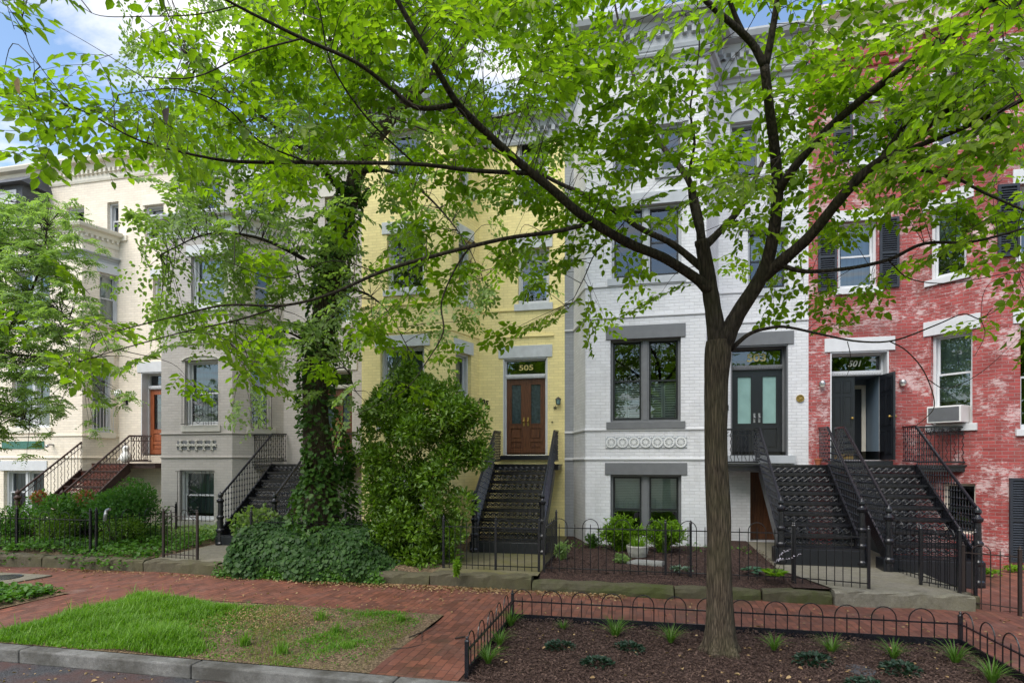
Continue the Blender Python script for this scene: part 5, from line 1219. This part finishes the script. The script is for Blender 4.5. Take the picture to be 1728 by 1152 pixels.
tg = targets(580, -60, 1780, -110, 690, DT, xs, ys, dmain, rng)
tw = [q for q in grow(nodes, tg, 1.9, .004, .001, rng) if not (proj(*q[2])[0] < 420 and q[3] > 1.25)]
P, D, N, L, tws = sprays(tw, rng, .094, 6, 8, .66, plan=.42, droop=.3)
leaves('foliage', P, D, N, L, .58, m_leaf, st, fold=.12, droop=.2)
b = MB()
for a, m_, e_, dd in tw: b.tube(cr([a, m_, e_], 4), [.0045, .004, .0035, .003, .003, .0028, .0025, .002, .0015], 4, False)
for a, m_, e_ in tws: b.tube([a, m_, e_], [.0025, .002, .0012], 3, False)
b.build('twig', m_twig, st)
print('street tree leaves', len(P))
# a few turned leaves
leaves('yellow_leaf', [w2(4.0, 30, 130)], [(0,0,-1)], [(0,-1,.2)], [.12], .5, m_brown, st); leaves('dead_leaf', [w2(4.0, 285, 180)], [(-.2,0,-1)], [(0,-1,.2)], [.12], .6, m_twig, st)
# ---- big leaning tree behind
t2 = thing('leaning_tree', 'large dark leaning tree smothered in vines before the taupe house', 'tree', T2[0])
tubes([[(*p, r) for p, r in zip(T2, R2)]], 'trunk', m_bark, t2, 18, 5, .08)
B2 = [[(560,470,12,.10),(500,430,11.6,.07),(430,400,11.2,.05),(350,395,10.8,.03),(270,430,10.6,.015)],
 [(590,340,11.8,.10),(530,270,11.3,.07),(460,210,11,.05),(380,150,10.6,.03),(310,90,10.3,.015)],
 [(640,225,11.6,.10),(600,150,11.3,.07),(560,70,11,.05),(520,-20,10.8,.03)],
 [(604,290,11.8,.08),(660,290,11.4,.05),(720,330,11,.035),(780,400,10.8,.02),(815,470,10.8,.01)],
 [(550,500,12,.06),(600,490,11.6,.04),(650,520,11.4,.025),(690,590,11.3,.012)],
 [(690,165,11.4,.09),(760,190,11,.06),(830,200,10.8,.04),(900,180,10.6,.02)],
 [(537,590,12,.05),(480,560,11.7,.035),(430,590,11.5,.02),(400,640,11.4,.01)],
 [(738,120,11.2,.06),(800,60,11,.05),(880,20,10.8,.03),(960,10,10.6,.02)],
 [(552,500,12,.05),(510,480,12.2,.035),(495,410,12.3,.02)],
 [(535,640,12.1,.04),(580,620,11.8,.025),(600,660,11.7,.015)]]
BW2 = [[(*w2(d, x, y), r*.6) for x, y, d, r in p] for p in B2]
tubes(BW2, 'branch', m_barkdark, t2, 8)
nodes2 = [v[:3] for p in BW2 for v in cr(p, 6)]+[list(p) for p in T2[4:]]
xs2 = [200,280,360,440,520,600,680,760,840,920,1000]; ys2 = [-80,40,120,200,280,360,440,520,600,680,740]
D2 = [[.5]*11,[.2,.4,.6,.8,.8,.8,.8,.8,.8,.7,.3],[.1,.3,.6,.9,.9,.8,.6,.5,.5,.4,.2],[.1,.3,.7,.9,.9,.8,.5,.25,.3,.3,.1],[.1,.35,.8,1,1,.8,.5,.2,.25,.2,.1],
 [.1,.5,.9,1,.9,.6,.35,.2,.2,.1,0],[0,.5,.9,.9,.8,.6,.2,.3,.25,.05,0],[0,.15,.6,.7,.8,.6,.2,.25,.15,0,0],[0,0,.25,.5,.7,.6,.15,.05,0,0,0],[0,0,.03,.2,.5,.5,.03,0,0,0,0],[0]*11]
tg = targets(600, 210, 980, -70, 730, D2, xs2, ys2, lambda x, y: rng.normal(11.1, .6), rng)
tw = grow(nodes2, tg, 2.6, .004, .001, rng)
P, D, N, L, tws = sprays(tw, rng, .10, 8, 7, .75, plan=.5, droop=.5)
leaves('foliage', P, D, N, L, .62, m_leaf2, t2, fold=.12, droop=.25)
b = MB()
for a, m_, e_, dd in tw: b.tube(cr([a, m_, e_], 3), [.008, .007, .006, .005, .005, .004, .003], 4, False)
b.build('twig', m_twig, t2); print('tree2 leaves', len(P))
# ---- feathery tree at the left edge
t3 = thing('feathery_tree', 'light green feathery leaved tree at the left before the cream bay', 'tree', w2(12.6, -110, 930))
B3 = [[(-110,940,12.6,.11),(-90,800,12.5,.09),(-60,680,12.4,.075),(-20,600,12.2,.05),(40,520,12,.03),(70,440,11.9,.018),(80,380,11.8,.01)],
 [(0,570,12.1,.02),(10,480,12.3,.015),(0,400,12.4,.01),(15,340,12.4,.005)],
 [(-20,600,12.2,.03),(50,600,11.8,.018),(110,610,11.6,.01),(150,640,11.5,.005)],[(-60,680,12.4,.03),(0,690,12,.016),(50,710,11.8,.008)],[(40,520,12,.015),(90,520,11.8,.01),(130,550,11.7,.005)]]
BW3 = [[(*w2(d, x, y), r) for x, y, d, r in p] for p in B3]
o = tubes(BW3[:1], 'trunk', m_bark, t3, 10); tubes(BW3[1:], 'branch', m_bark, t3, 6)
nodes3 = [v[:3] for p in BW3 for v in cr(p, 6)]
xs3 = [-100,0,50,100,150,200,240]; ys3 = [300,340,400,460,520,580,640,700,760,800]
D3 = [[.1,.1,.05,0,0,0,0],[.5,.6,.5,.15,0,0,0],[1,1,1,.6,.05,0,0],[1,1,1,.7,.15,0,0],[1,1,1,.8,.3,0,0],[1,1,1,.9,.55,.1,0],[1,1,.8,.6,.4,.12,.0],[.9,.8,.45,.25,.2,.05,0],[.7,.45,.1,0,0,0,0],[.1,0,0,0,0,0,0]]
tg = targets(620, -90, 230, 320, 790, D3, xs3, ys3, lambda x, y: rng.normal(11.9, .5), rng)
tw = grow(nodes3, tg, 2.0, .004, .001, rng)
P, D, N, L = [], [], [], []
for a, m_, e_, dd in tw:
    for q in range(7):
        d = rng.normal(0, 1, 3); d[2] = d[2]*.3-.1; d /= np.linalg.norm(d); up_ = np.array([0,0,1.])+rng.normal(0, .3, 3); s = np.cross(d, up_); s /= np.linalg.norm(s); ln = rng.uniform(.2, .32)
        for k in range(6):
            f = (k+1)/6.5
            for sg in (1, -1):
                P.append(e_+d*ln*f-np.array([0,0,.3*ln*f*f])); D.append(d*.5+s*sg+rng.normal(0, .12, 3)-np.array([0,0,.3])); N.append(up_); L.append(rng.uniform(.06, .09)*(1.15-.4*f))
leaves('foliage', P, D, N, L, .34, m_leaf3, t3)
b = MB()
for a, m_, e_, dd in tw: b.tube(cr([a, m_, e_], 3), [.008, .007, .006, .005, .005, .004, .003], 4, False)
b.build('twig', m_twig, t3); print('tree3', len(P))

# ---- trees across the road, behind the photographer: the windows mirror them
for i, (x, y, h, rr) in enumerate(((-14, -11, 9.5, 3.6), (-5.5, -12, 11, 4.2), (3.5, -10.5, 8.5, 3.4), (11, -12, 11, 4.3), (-23, -12, 10, 4), (20, -11, 9, 4))):
    tt_ = thing('street_tree', 'round crowned street tree across the road behind the viewer', 'tree', (x, y, -.1), 'trees across the road'); q = cr([(x,y,-.2,.22),(x+.1,y,2,.17),(x,y+.1,h*.55,.12),(x,y,h*.8,.04)], 4)
    b = MB(); b.tube([v[:3] for v in q], [v[3] for v in q], 8); b.build('trunk', m_bark, tt_)
    Ps = []
    for k in range(26):
        v = nrmz(rnd3(1))[0]; Ps.append(lump((x+v[0]*rr*.7, y+v[1]*rr*.7, h*.68+v[2]*rr*.62), rr*.38, 130, .42, .6, sink=.6))
    P, D, N, L = cat(Ps); leaves('crown', P, D, N, L, .6, m_leaf, tt_)
# ------------------------------------------------------------------ small plants and things
def tuft(px, py, first=None, label='', z=.03, n=75, H=.26, sc=1.0):
    p = onZ(px, py, z)
    if first is None:
        t = thing('lilyturf_tuft', label, 'plant', p, 'lilyturf tufts in the tree pit'); a = RNG.uniform(0, 6.28, n); r = RNG.uniform(.05, .30, n)
        blades('foliage', np.array(p)+np.stack([np.cos(a)*.025, np.sin(a)*.025, np.zeros(n)], 1), RNG.uniform(.6, 1.1, n)*H, np.stack([np.cos(a)*r, np.sin(a)*r], 1), RNG.uniform(.007, .013, n), m_lily, t, 4); return t
    return copy_thing(first, p, RNG.uniform(0, 6), sc, label)
TF = [(824,1118,'lilyturf tuft at the front left corner of the hoop fence',1.15),(843,1088,'lilyturf tuft midway along the left side of the hoop fence',.9),(862,1055,'tall lilyturf tuft in the back left corner of the tree pit',1.05),
 (950,1062,'smallest lilyturf tuft, against the back edging board left of the trunk',.6),(1038,1074,'wide lilyturf tuft midway between the pit corner and the trunk',1.15),(1132,1083,'lilyturf tuft just left of the street tree trunk',1.0),
 (1306,1096,'first lilyturf tuft right of the street tree trunk',.85),(1403,1102,'second lilyturf tuft right of the street tree trunk',1.0),(1508,1110,'third lilyturf tuft right of the street tree trunk',.95),(1612,1118,'partly yellowed lilyturf tuft at the back right corner of the pit',1.1),(1674,1150,'lilyturf tuft by the right side of the hoop fence at the picture edge',1.1)]
t0 = tuft(*TF[0][:2], None, TF[0][2])
for x, y, lb, sc in TF[1:]: tuft(x, y, t0, lb, sc=sc)
RO = [(945,1092,'left flat dark green rosette plant in the mulch',1),(1062,1094,'dark rosette plant nearest the trunk on its left',1),(1008,1120,'lowest dark rosette plant left of the trunk',1),(1372,1116,'spreading bluish rosette plant right of the trunk',1.2),(1520,1132,'dark rosette plant right of the round utility lid',1.2),(1466,1160,'dark rosette plant below the round utility lid at the frame edge',1.1)]
r0 = None
for x, y, lb, sc in RO:
    p = onZ(x, y, .03)
    if r0 is None:
        r0 = thing('rosette_plant', lb, 'plant', p, 'rosette plants in the mulch'); n = 260; a = RNG.uniform(0, 6.28, n); r = .14*np.sqrt(RNG.random(n))
        P = np.array(p)+np.stack([np.cos(a)*r*1.2, np.sin(a)*r, .05*(1-(r/.14)**2)+.005], 1)
        leaves('foliage', P, np.stack([np.cos(a), np.sin(a), .5+0*a], 1)+rnd3(n, .4), np.array([0,0,1.])+rnd3(n, .3), RNG.uniform(.03, .055, n), .55, m_bugle, r0)
    else: copy_thing(r0, p, RNG.uniform(0, 6), sc, lb)
# mulch chips, litter
def chips(name, label, n, reg, zf, size, mat, cols=None):
    X = RNG.uniform(reg[0], reg[1], n); Y = RNG.uniform(reg[2], reg[3], n); a = RNG.uniform(0, 6.28, n)
    Z = np.array([zf(x, y) for x, y in zip(X, Y)])+RNG.uniform(0, .014, n)
    o = leaves(name, np.stack([X, Y, Z], 1), np.stack([np.cos(a), np.sin(a), RNG.normal(0, .35, n)], 1), np.array([0,0,1.])+rnd3(n, .5), RNG.uniform(.5, 1.3, n)*size, .28, mat, None, .05, 0)
    tag(o, label, 'mulch' if 'mulch' in name else 'leaf litter', kind='stuff'); return o
m_chipv = leafmat('mulch_chips', [(.018,.010,.008), (.06,.035,.028), (.15,.095,.075)], .02, .85)
chips('mulch_chips', 'dark bark mulch in the tree pit', 26000, (-1.7, 3.74, 5.65, 7.9), lambda x, y: .012+.03*(.6+.5*math.sin(x*2.1+y*1.3)+.4*math.sin(x*5.3-y*3.1)), .035, m_chipv)
chips('mulch_chips', 'dark bark mulch in the fenced bed of house 503', 9000, (-1.7, 2.5, 10.15, 13.1), lambda x, y: yz(y)+.03, .04, m_chipv)
def litter(label, n, fn, size=.05, mat=m_brown):
    P = []
    while len(P) < n:
        q = fn()
        if q is not None: P.append(q)
    n = len(P); a = RNG.uniform(0, 6.28, n)
    o = leaves('fallen_leaves', P, np.stack([np.cos(a), np.sin(a), RNG.normal(0, .2, n)], 1), np.array([0,0,1.])+rnd3(n, .3), RNG.uniform(.5, 1.2, n)*size, .55, mat, None, .15, .1); return tag(o, label, 'leaf litter', kind='stuff')
litter('tan fallen leaves gathered along the foot of the low walls', 1500, lambda: (random.uniform(-6, -.2), 9.78-abs(random.gauss(0, .17)), .008+random.random()*.01))
litter('scattered fallen leaves on the brick pavement', 420, lambda: (random.uniform(-13, 6), random.uniform(8.05, 9.75), .006))
litter('few pale fallen leaves on the tree pit mulch', 130, lambda: (random.uniform(-1.6, 3.6), random.uniform(5.8, 7.8), .06), .05)
litter('tan fallen leaves on the left pavement edge', 450, lambda: (random.uniform(-12, -6), 9.75-abs(random.gauss(0, .12)), .008))
litter('dry chips and leaves on the bare patch of the grass verge', 1800, lambda: (random.gauss(-5.0, .7), random.gauss(7.2, .35), .045), .03)
litter('leaf scraps in the gutter', 160, lambda: (random.uniform(-7, 2), random.uniform(4.9, 5.38), -.144), .05)
# twigs on the bricks
for i, (pts, lb) in enumerate((([(690,1075),(720,1062),(738,1052)], 'forked fallen twig on the bricks beyond the verge'), ([(655,1095),(690,1092),(720,1085)], 'long bare fallen twig at the right end of the verge'), ([(768,1076),(785,1073)], 'short thick stick on the bricks near the hoop fence'), ([(305,1131),(322,1136),(335,1139)], 'pale curled stick lying in the gutter'))):
    b = MB(); zz = .012 if i < 3 else -.14; Q = [onZ(x, y, zz) for x, y in pts]; b.tube(Q, [.009, .008, .003][:len(Q)] if len(Q) > 2 else [.012, .012], 5)
    if i == 0: b.tube([onZ(712,1066,.012), onZ(712,1084,.012)], [.006,.002], 5)
    tag(b.build('fallen_twig', m_twig if i < 3 else m_drytwig if 'm_drytwig' in globals() else simple('dry_twig', (.42,.24,.13), .8)), lb, 'twig')
# grass
def grassreg(label, n, fn, hf, mat, wid=(.005,.011), leanf=.6):
    P, Hh = [], []
    while len(P) < n:
        x, y, z = fn()
        h = hf(x, y)
        if h <= 0: continue
        P.append((x, y, z)); Hh.append(h*random.uniform(.45, 1.15))
    P = np.array(P); Hh = np.array(Hh); a = RNG.uniform(0, 6.28, n); r = RNG.uniform(.2, 1, n)*Hh*leanf
    o = blades('grass', P, Hh, np.stack([np.cos(a)*r, np.sin(a)*r], 1), RNG.uniform(*wid, n), mat); return tag(o, label, 'grass', kind='stuff')
def gh(x, y):
    n = .5+.35*math.sin(x*3.3+1)+.3*math.sin(y*5.1+x*1.7)+.2*math.sin(x*9-y*7)
    lush = 1/(1+math.exp((x+5.75+(y-6.9)*.5+.25*math.sin(y*4))*4)); bare = math.exp(-(((x+5.0)/.75)**2+((y-7.25)/.38)**2))
    edge = min(min(x+8.0, -2.85-x, 7.95-y)-.07-.07*math.sin(x*2.7+1)-.05*math.sin(x*7.1+y*6), y-5.6); 
    if edge < 0: return 0
    h = (.19*lush*(.65+.5*n)+.06*(1-lush)*max(0, n-.12))*(1-bare*.95)*min(1, .45+edge*2)
    if lush < .5 and random.random() > .05+.6*max(0, min(1, n)): return 0
    if random.random() < .02: h *= 1.7
    return h if h > .012 else 0
gz = lambda x, y: .004+.03*(.6+.5*math.sin(x*2.1+y*1.3)+.4*math.sin(x*5.3-y*3.1))
def gp(): x = random.uniform(-8.02, -2.8); y = random.uniform(5.6, 7.97); return x, y, max(gz(x, y)-.01, 0)
grassreg('lush and patchy green grass on the kerbside verge', 34000, gp, gh, m_grass, (.008,.018), .9)
grassreg('short yellowing grass on the worn half of the verge', 9000, lambda: (lambda q: (q[0]*.5-1.45, q[1], q[2]))(gp()), lambda x, y: .05*max(0, .5+.5*math.sin(x*4+y*3)) if x < -2.85 else 0, m_drygrass)
for i, (x, y, s, lb) in enumerate(((-4.3,7.3,.22,'bright grass tuft at the far edge of the worn verge'),(-3.75,6.75,.2,'bright grass tuft right of the bare verge patch'),(-4.6,6.1,.2,'bright grass tuft near the kerb on the worn verge'),(-3.2,7.5,.14,'small tuft at the far right corner of the verge'),(-5.9,6.3,.2,'grass tuft left of the bare verge patch'),(-3.3,6.2,.14,'low grass tuft beside the right brick edge of the verge'),(-4.0,5.95,.18,'grass tuft leaning over the kerb edge'))):
    n = 70; a = RNG.uniform(0, 6.28, n); r = RNG.uniform(.02, .13, n); c0 = RNG.normal(0, .035, (n, 2))
    o = blades('grass_tuft', np.stack([x+c0[:,0], y+c0[:,1], np.full(n, .02)], 1), RNG.uniform(.5, 1, n)*s, np.stack([np.cos(a)*r, np.sin(a)*r], 1), RNG.uniform(.007, .013, n), m_grass); tag(o, lb, 'grass tuft', 'grass tufts on the worn verge')
def coverpts(n, fn, zf):
    P = []
    while len(P) < n:
        q = fn()
        if q: P.append((q[0], q[1], zf(*q)))
    return np.array(P)
def cover(label, n, fn, zf, L, wr, mat, name='ground_cover', hgt=.1):
    P = coverpts(n, fn, zf); P[:,2] += RNG.uniform(0, hgt, n)
    o = leaves(name, P, rnd3(n)*np.array([1,1,.3])+np.array([0,-.2,.1]), np.array([0,-.25,1.])+rnd3(n, .35), RNG.uniform(.6, 1.3, n)*L, wr, mat); return tag(o, label, 'ground cover', kind='stuff')
cover('broad leaved weeds on the far left verge', 4200, lambda: (random.uniform(-12.5, -9.5), random.uniform(6.6, 7.95)), lambda x, y: .02, .08, .7, m_ground)
cover('small clover leaves through the verge', 3500, lambda: (random.uniform(-8, -2.9), random.uniform(5.7, 7.9)), lambda x, y: gz(x, y), .025, .8, m_ground, hgt=.04)
def gcz(x, y): return yz(y)+.02+.06*math.sin(x*2.3)*math.sin(y*2+x) if y > 10.1 else max(.01, .26-(10.1-y)*.55)
cover('trailing green creeper filling the cream house garden and hanging over its wall', 15000, lambda: (lambda x, y: (x, y) if y > 10.15 or random.random() < .35+.5*math.sin(x*1.9)*math.sin(x*.7) else None)(random.uniform(-19, -9.8), random.uniform(9.7, 13.4)), gcz, .075, .8, m_ground, 'creeper', .14)
cover('grey green ground cover between the taupe house wall and its path', 2200, lambda: (random.uniform(-12.6, -9.9), random.uniform(12.0, 13.3)), gcz, .07, .4, m_leaf3, 'ground_cover', .25)
cover('weeds and seedlings along the back of the mulch bed', 500, lambda: (random.uniform(-1.6, 2.3), random.uniform(12.6, 13.2)), gcz, .05, .6, m_ground)
cover('ivy and seedlings in the shade behind the ivy hedge', 5000, lambda: (random.uniform(-8.0, -4.2), random.uniform(11.0, 13.6)), gcz, .08, .9, m_ivy, 'ivy_carpet', .2)
# shrubs in the cream garden
def sh(label, px, py, Y, w, h, per, L, wr, mat, name='garden_shrub', n=9, group=None, red=0):
    p = onY(px, py, Y); p.z = yz(Y); lum = [(p.x+random.uniform(-.5,.5)*w*.75, Y+random.uniform(-.4,.4)*w*.7, p.z+h*random.uniform(.3,.85), w*random.uniform(.2,.32)) for _ in range(n)]
    t = bush(name, label, 'shrub', tuple(p), lum, per, L, wr, mat, group=group)
    if red: q = max(lum, key=lambda v: v[2]); P, D, N, LL = lump((q[0], q[1]-.05, q[2]+.12), q[3]*.55, red, L, wr); leaves('red_new_growth', P, D, N, LL, wr, m_redtip, t)
    return t
m_redtip = leafmat('red_tip_leaf', [(.30,.07,.05), (.42,.16,.09)], .3)
sh('open nandina bush with red tips at the left of the cream garden', 92, 870, 11.6, 1.1, 1.15, 110, .085, .38, m_nandina, red=160)
sh('tall airy nandina bush spreading against the rusty stair', 222, 850, 11.9, 1.5, 1.35, 110, .085, .38, m_nandina, n=13)
sh('nandina bush with reddish new growth below the stair rail', 150, 860, 12.1, 1.0, 1.1, 110, .085, .38, m_nandina, red=160)
sh('dark clipped round shrub behind the middle of the garden fence', 100, 920, 11.2, .9, .7, 150, .05, .5, m_holly)
sh('dark clipped round shrub behind the right of the garden fence', 195, 915, 11.1, .85, .7, 150, .05, .5, m_holly)
sh('bright green low shrub at the left end of the garden fence', 30, 905, 11.6, 1.3, .7, 110, .06, .5, m_ground)
sh('light green leafy branch shrub at the foot of the dark iron stair', 430, 860, 11.4, .9, .9, 60, .09, .6, m_leaf2, n=7)
# 503 bed
def nsh(label, px, py, Y, w, h, n_, L, mat):
    p = onY(px, py, Y); p.z = yz(Y); t = thing('garden_shrub', label, 'shrub', p); P = []; D = []; N = []; LL = []; b = MB()
    for k in range(n_):
        a = random.uniform(0, 6.28); r = random.random()**.6; e = Vector((math.cos(a)*r*w/2, math.sin(a)*r*w/2*.8, h*random.uniform(.6, 1.05)*(1-.35*r*r))); q = cr([p, p+Vector((e.x*.4,e.y*.4,e.z*.6)), p+e], 7); b.tube(q, .003, 3, False)
        for v in q[2:]:
            for s in range(3): P.append(v); D.append(rnd3(1)[0]+np.array([e.x, e.y, .4])); N.append(rnd3(1)[0]*.5+np.array([0,0,1])); LL.append(L*random.uniform(.7, 1.2))
    leaves('foliage', P, D, N, LL, .28, mat, t); b.build('stem', m_twig, t)
nsh('bright green bamboo leaved bush left of the urn below the grey windows', 1048, 925, 12.5, 1.0, .78, 110, .09, m_bright)
nsh('bright green rounded bush right of the urn below the grey windows', 1118, 925, 12.5, 1.05, .72, 130, .08, m_bright)
nsh('small pale weedy plant beside the stair fence in the mulch bed', 950, 945, 11.4, .35, .42, 22, .07, m_leaf3)
nsh('thin seedling clump at the far left of the mulch bed', 1000, 920, 12.7, .5, .35, 22, .06, m_ground)
nsh('fine grassy clump between the weeds and the urn', 1050, 946, 11.2, .3, .22, 40, .05, m_leaf3)
p = onY(1076, 938, 11.9); p.z = yz(11.9)+.02; ur = thing('planter', 'round pale carved stone planter with grassy leaves in the mulch bed', 'planter', p)
b = MB(); b.lathe(p, [(.10,0),(.17,.02),(.20,.10),(.225,.22),(.215,.245),(.20,.23),(.19,.2)], 24); b.build('bowl', m_stone, ur, smooth=False)
n = 140; a = RNG.uniform(0, 6.28, n); r = RNG.uniform(.03, .2, n); blades('foliage', np.array(p)+np.stack([np.cos(a)*.12, np.sin(a)*.12, np.full(n, .2)], 1), RNG.uniform(.15, .32, n), np.stack([np.cos(a)*r, np.sin(a)*r], 1), RNG.uniform(.01, .018, n), m_bright, ur, 4)
p = onZ(1090, 947, .33); b = MB(); b.hexa([(p.x-.38,p.y-.12,.27),(p.x+.3,p.y-.16,.27),(p.x+.38,p.y+.1,.28),(p.x-.2,p.y+.16,.28),(p.x-.36,p.y-.1,.335),(p.x+.28,p.y-.14,.33),(p.x+.34,p.y+.08,.345),(p.x-.18,p.y+.14,.35)]); tag(b.build('flagstone', m_flag, bevel=.01), 'flat grey flagstone lying in the mulch before the planter', 'stone')
p = onZ(1148, 962, .32); b = None; n = 90; a = RNG.uniform(0, 6.28, n); r = .17*np.sqrt(RNG.random(n)); o = leaves('silver_plant', np.array(p)+np.stack([np.cos(a)*r, np.sin(a)*r*.8, RNG.uniform(0,.05,n)], 1), np.stack([np.cos(a), np.sin(a), .4+0*a], 1)+rnd3(n, .3), np.array([0,0,1.])+rnd3(n,.3), RNG.uniform(.05,.09,n), .5, leafmat('silver_leaf', [(.10,.16,.11),(.18,.26,.19)], .1)); tag(o, 'low silvery green plant in the mulch near the fence post', 'plant')
p = onZ(1306, 975, .3); hs = thing('hosta', 'yellow green hosta with pale lilac flower stalks by path 503', 'plant', p); n = 60; a = RNG.uniform(0, 6.28, n); r = RNG.uniform(.02,.1,n); leaves('foliage', np.array(p)+np.stack([np.cos(a)*r, np.sin(a)*r, r*.8+.02], 1), np.stack([np.cos(a), np.sin(a), .35+0*a], 1), np.array([0,0,1.])+rnd3(n,.25), RNG.uniform(.10,.17,n), .42, m_bright, hs)
b = MB(); fl = []
for dx, h in ((.1, .5), (.28, .42), (.0, .35)):
    q = cr([p, p+Vector((dx*.5,-.03,h*.7)), p+Vector((dx+.12,-.06,h))], 6); b.tube(q, .003, 4); fl += [v for v in q[-6:] for _ in range(3)]
b.build('stem', m_twig, hs); lil = simple('lilac_petal', (.55,.50,.58), .6)
for q in range(3): s_ = fl[q*len(fl)//3:(q+1)*len(fl)//3]; leaves('flower', s_, rnd3(len(s_))+np.array([0,0,-.6]), rnd3(len(s_)), [.03]*len(s_), .4, lil, hs)
p = onZ(1268, 965, .3); n = 26; a = RNG.uniform(0, 6.28, n); o = leaves('blue_hosta', np.array(p)+np.stack([np.cos(a)*.05, np.sin(a)*.05, RNG.uniform(.02,.06,n)], 1), np.stack([np.cos(a), np.sin(a), .15+0*a], 1), np.array([0,0,1.])+rnd3(n,.2), RNG.uniform(.12,.18,n), .6, leafmat('blue_leaf', [(.04,.10,.06),(.08,.17,.10)], .1)); tag(o, 'flat blue green hosta leaves beside the yellow green hosta', 'plant')
p = onZ(770, 990, .0); nsh('young weed sprouting from the pavement before the yellow house step', 770, 990, 9.68, .16, .34, 9, .075, m_bright); bpy.data.objects[-1] if 0 else None
for px_, py_, lb in ((1668, 968, 'yellow green weed at the corner of the last stair base'), (1710, 962, 'low green weed against the red wall below the shutter')):
    p = onZ(px_, py_, .14); n = 120; a = RNG.uniform(0, 6.28, n); r = RNG.uniform(0,.2,n); o = leaves('weed', np.array(p)+np.stack([np.cos(a)*r, np.sin(a)*r*.6, RNG.uniform(0,.09,n)], 1), rnd3(n), np.array([0,-.3,1.])+rnd3(n,.3), RNG.uniform(.04,.07,n), .6, m_bright); tag(o, lb, 'weed')
# terracotta pot on the 503 landing, bird figure, finials
p = Vector((3.88, 14.0, 2.15)); b = MB(); b.lathe(p, [(.05,0),(.075,.11),(.085,.11),(.085,.14),(.07,.14),(.06,.12)], 16); tag(b.build('flower_pot', m_terra), 'small terracotta pot on the landing left of the red house corner', 'flower pot')
p = Vector((-14.35, 13.9, 2.19)); fgx = thing('bird_ornament', 'white bird garden ornament with a black crest on the cream house landing', 'ornament', p); b = MB(); b.lathe(p, [(.06,0),(.11,.03),(.15,.12),(.14,.22),(.09,.30),(.075,.34),(.095,.40),(.085,.46),(.03,.50)], 16)
b.tube(cr([p+Vector((-.08,0,.12)), p+Vector((-.2,0,.12)), p+Vector((-.3,0,.05))]), [.08,.08,.07,.06,.05,.04,.035,.03,.02,.015,.01], 8); b.build('body', m_globe, fgx, smooth=True)
b = MB(); b.tube([p+Vector((0,0,.48)), p+Vector((-.02,0,.55)), p+Vector((-.08,0,.58))], [.03,.025,.005], 8); b.tube([p+Vector((.05,-.06,.42)), p+Vector((.07,-.13,.40))], [.02,.004], 6); b.build('crest', m_iron, fgx)
# overhead wire drooping by the facade of the red house
b = MB(); b.tube(cr([w2(12.9, 1336, -20), w2(12.9, 1334, 40), w2(12.9, 1342, 95)]), .008, 4); tag(b.build('service_cable', m_iron), 'thin black service cable hanging down the whitish facade', 'cable')
# gutter pipe between 503 and 505
b = MB(); b.tube([(-1.72, 14.33, .4), (-1.72, 14.33, 10.3)], .045, 8)
for z in (2.2, 5, 8): b.lathe((-1.72, 14.33, z), [(.055,0),(.055,.05)], 8)
tag(b.build('drainpipe', m_greybrick if 0 else m_palegrey), 'slim grey drainpipe between the yellow and whitish houses', 'drainpipe') if 0 else None
print('objects', len(bpy.data.objects))
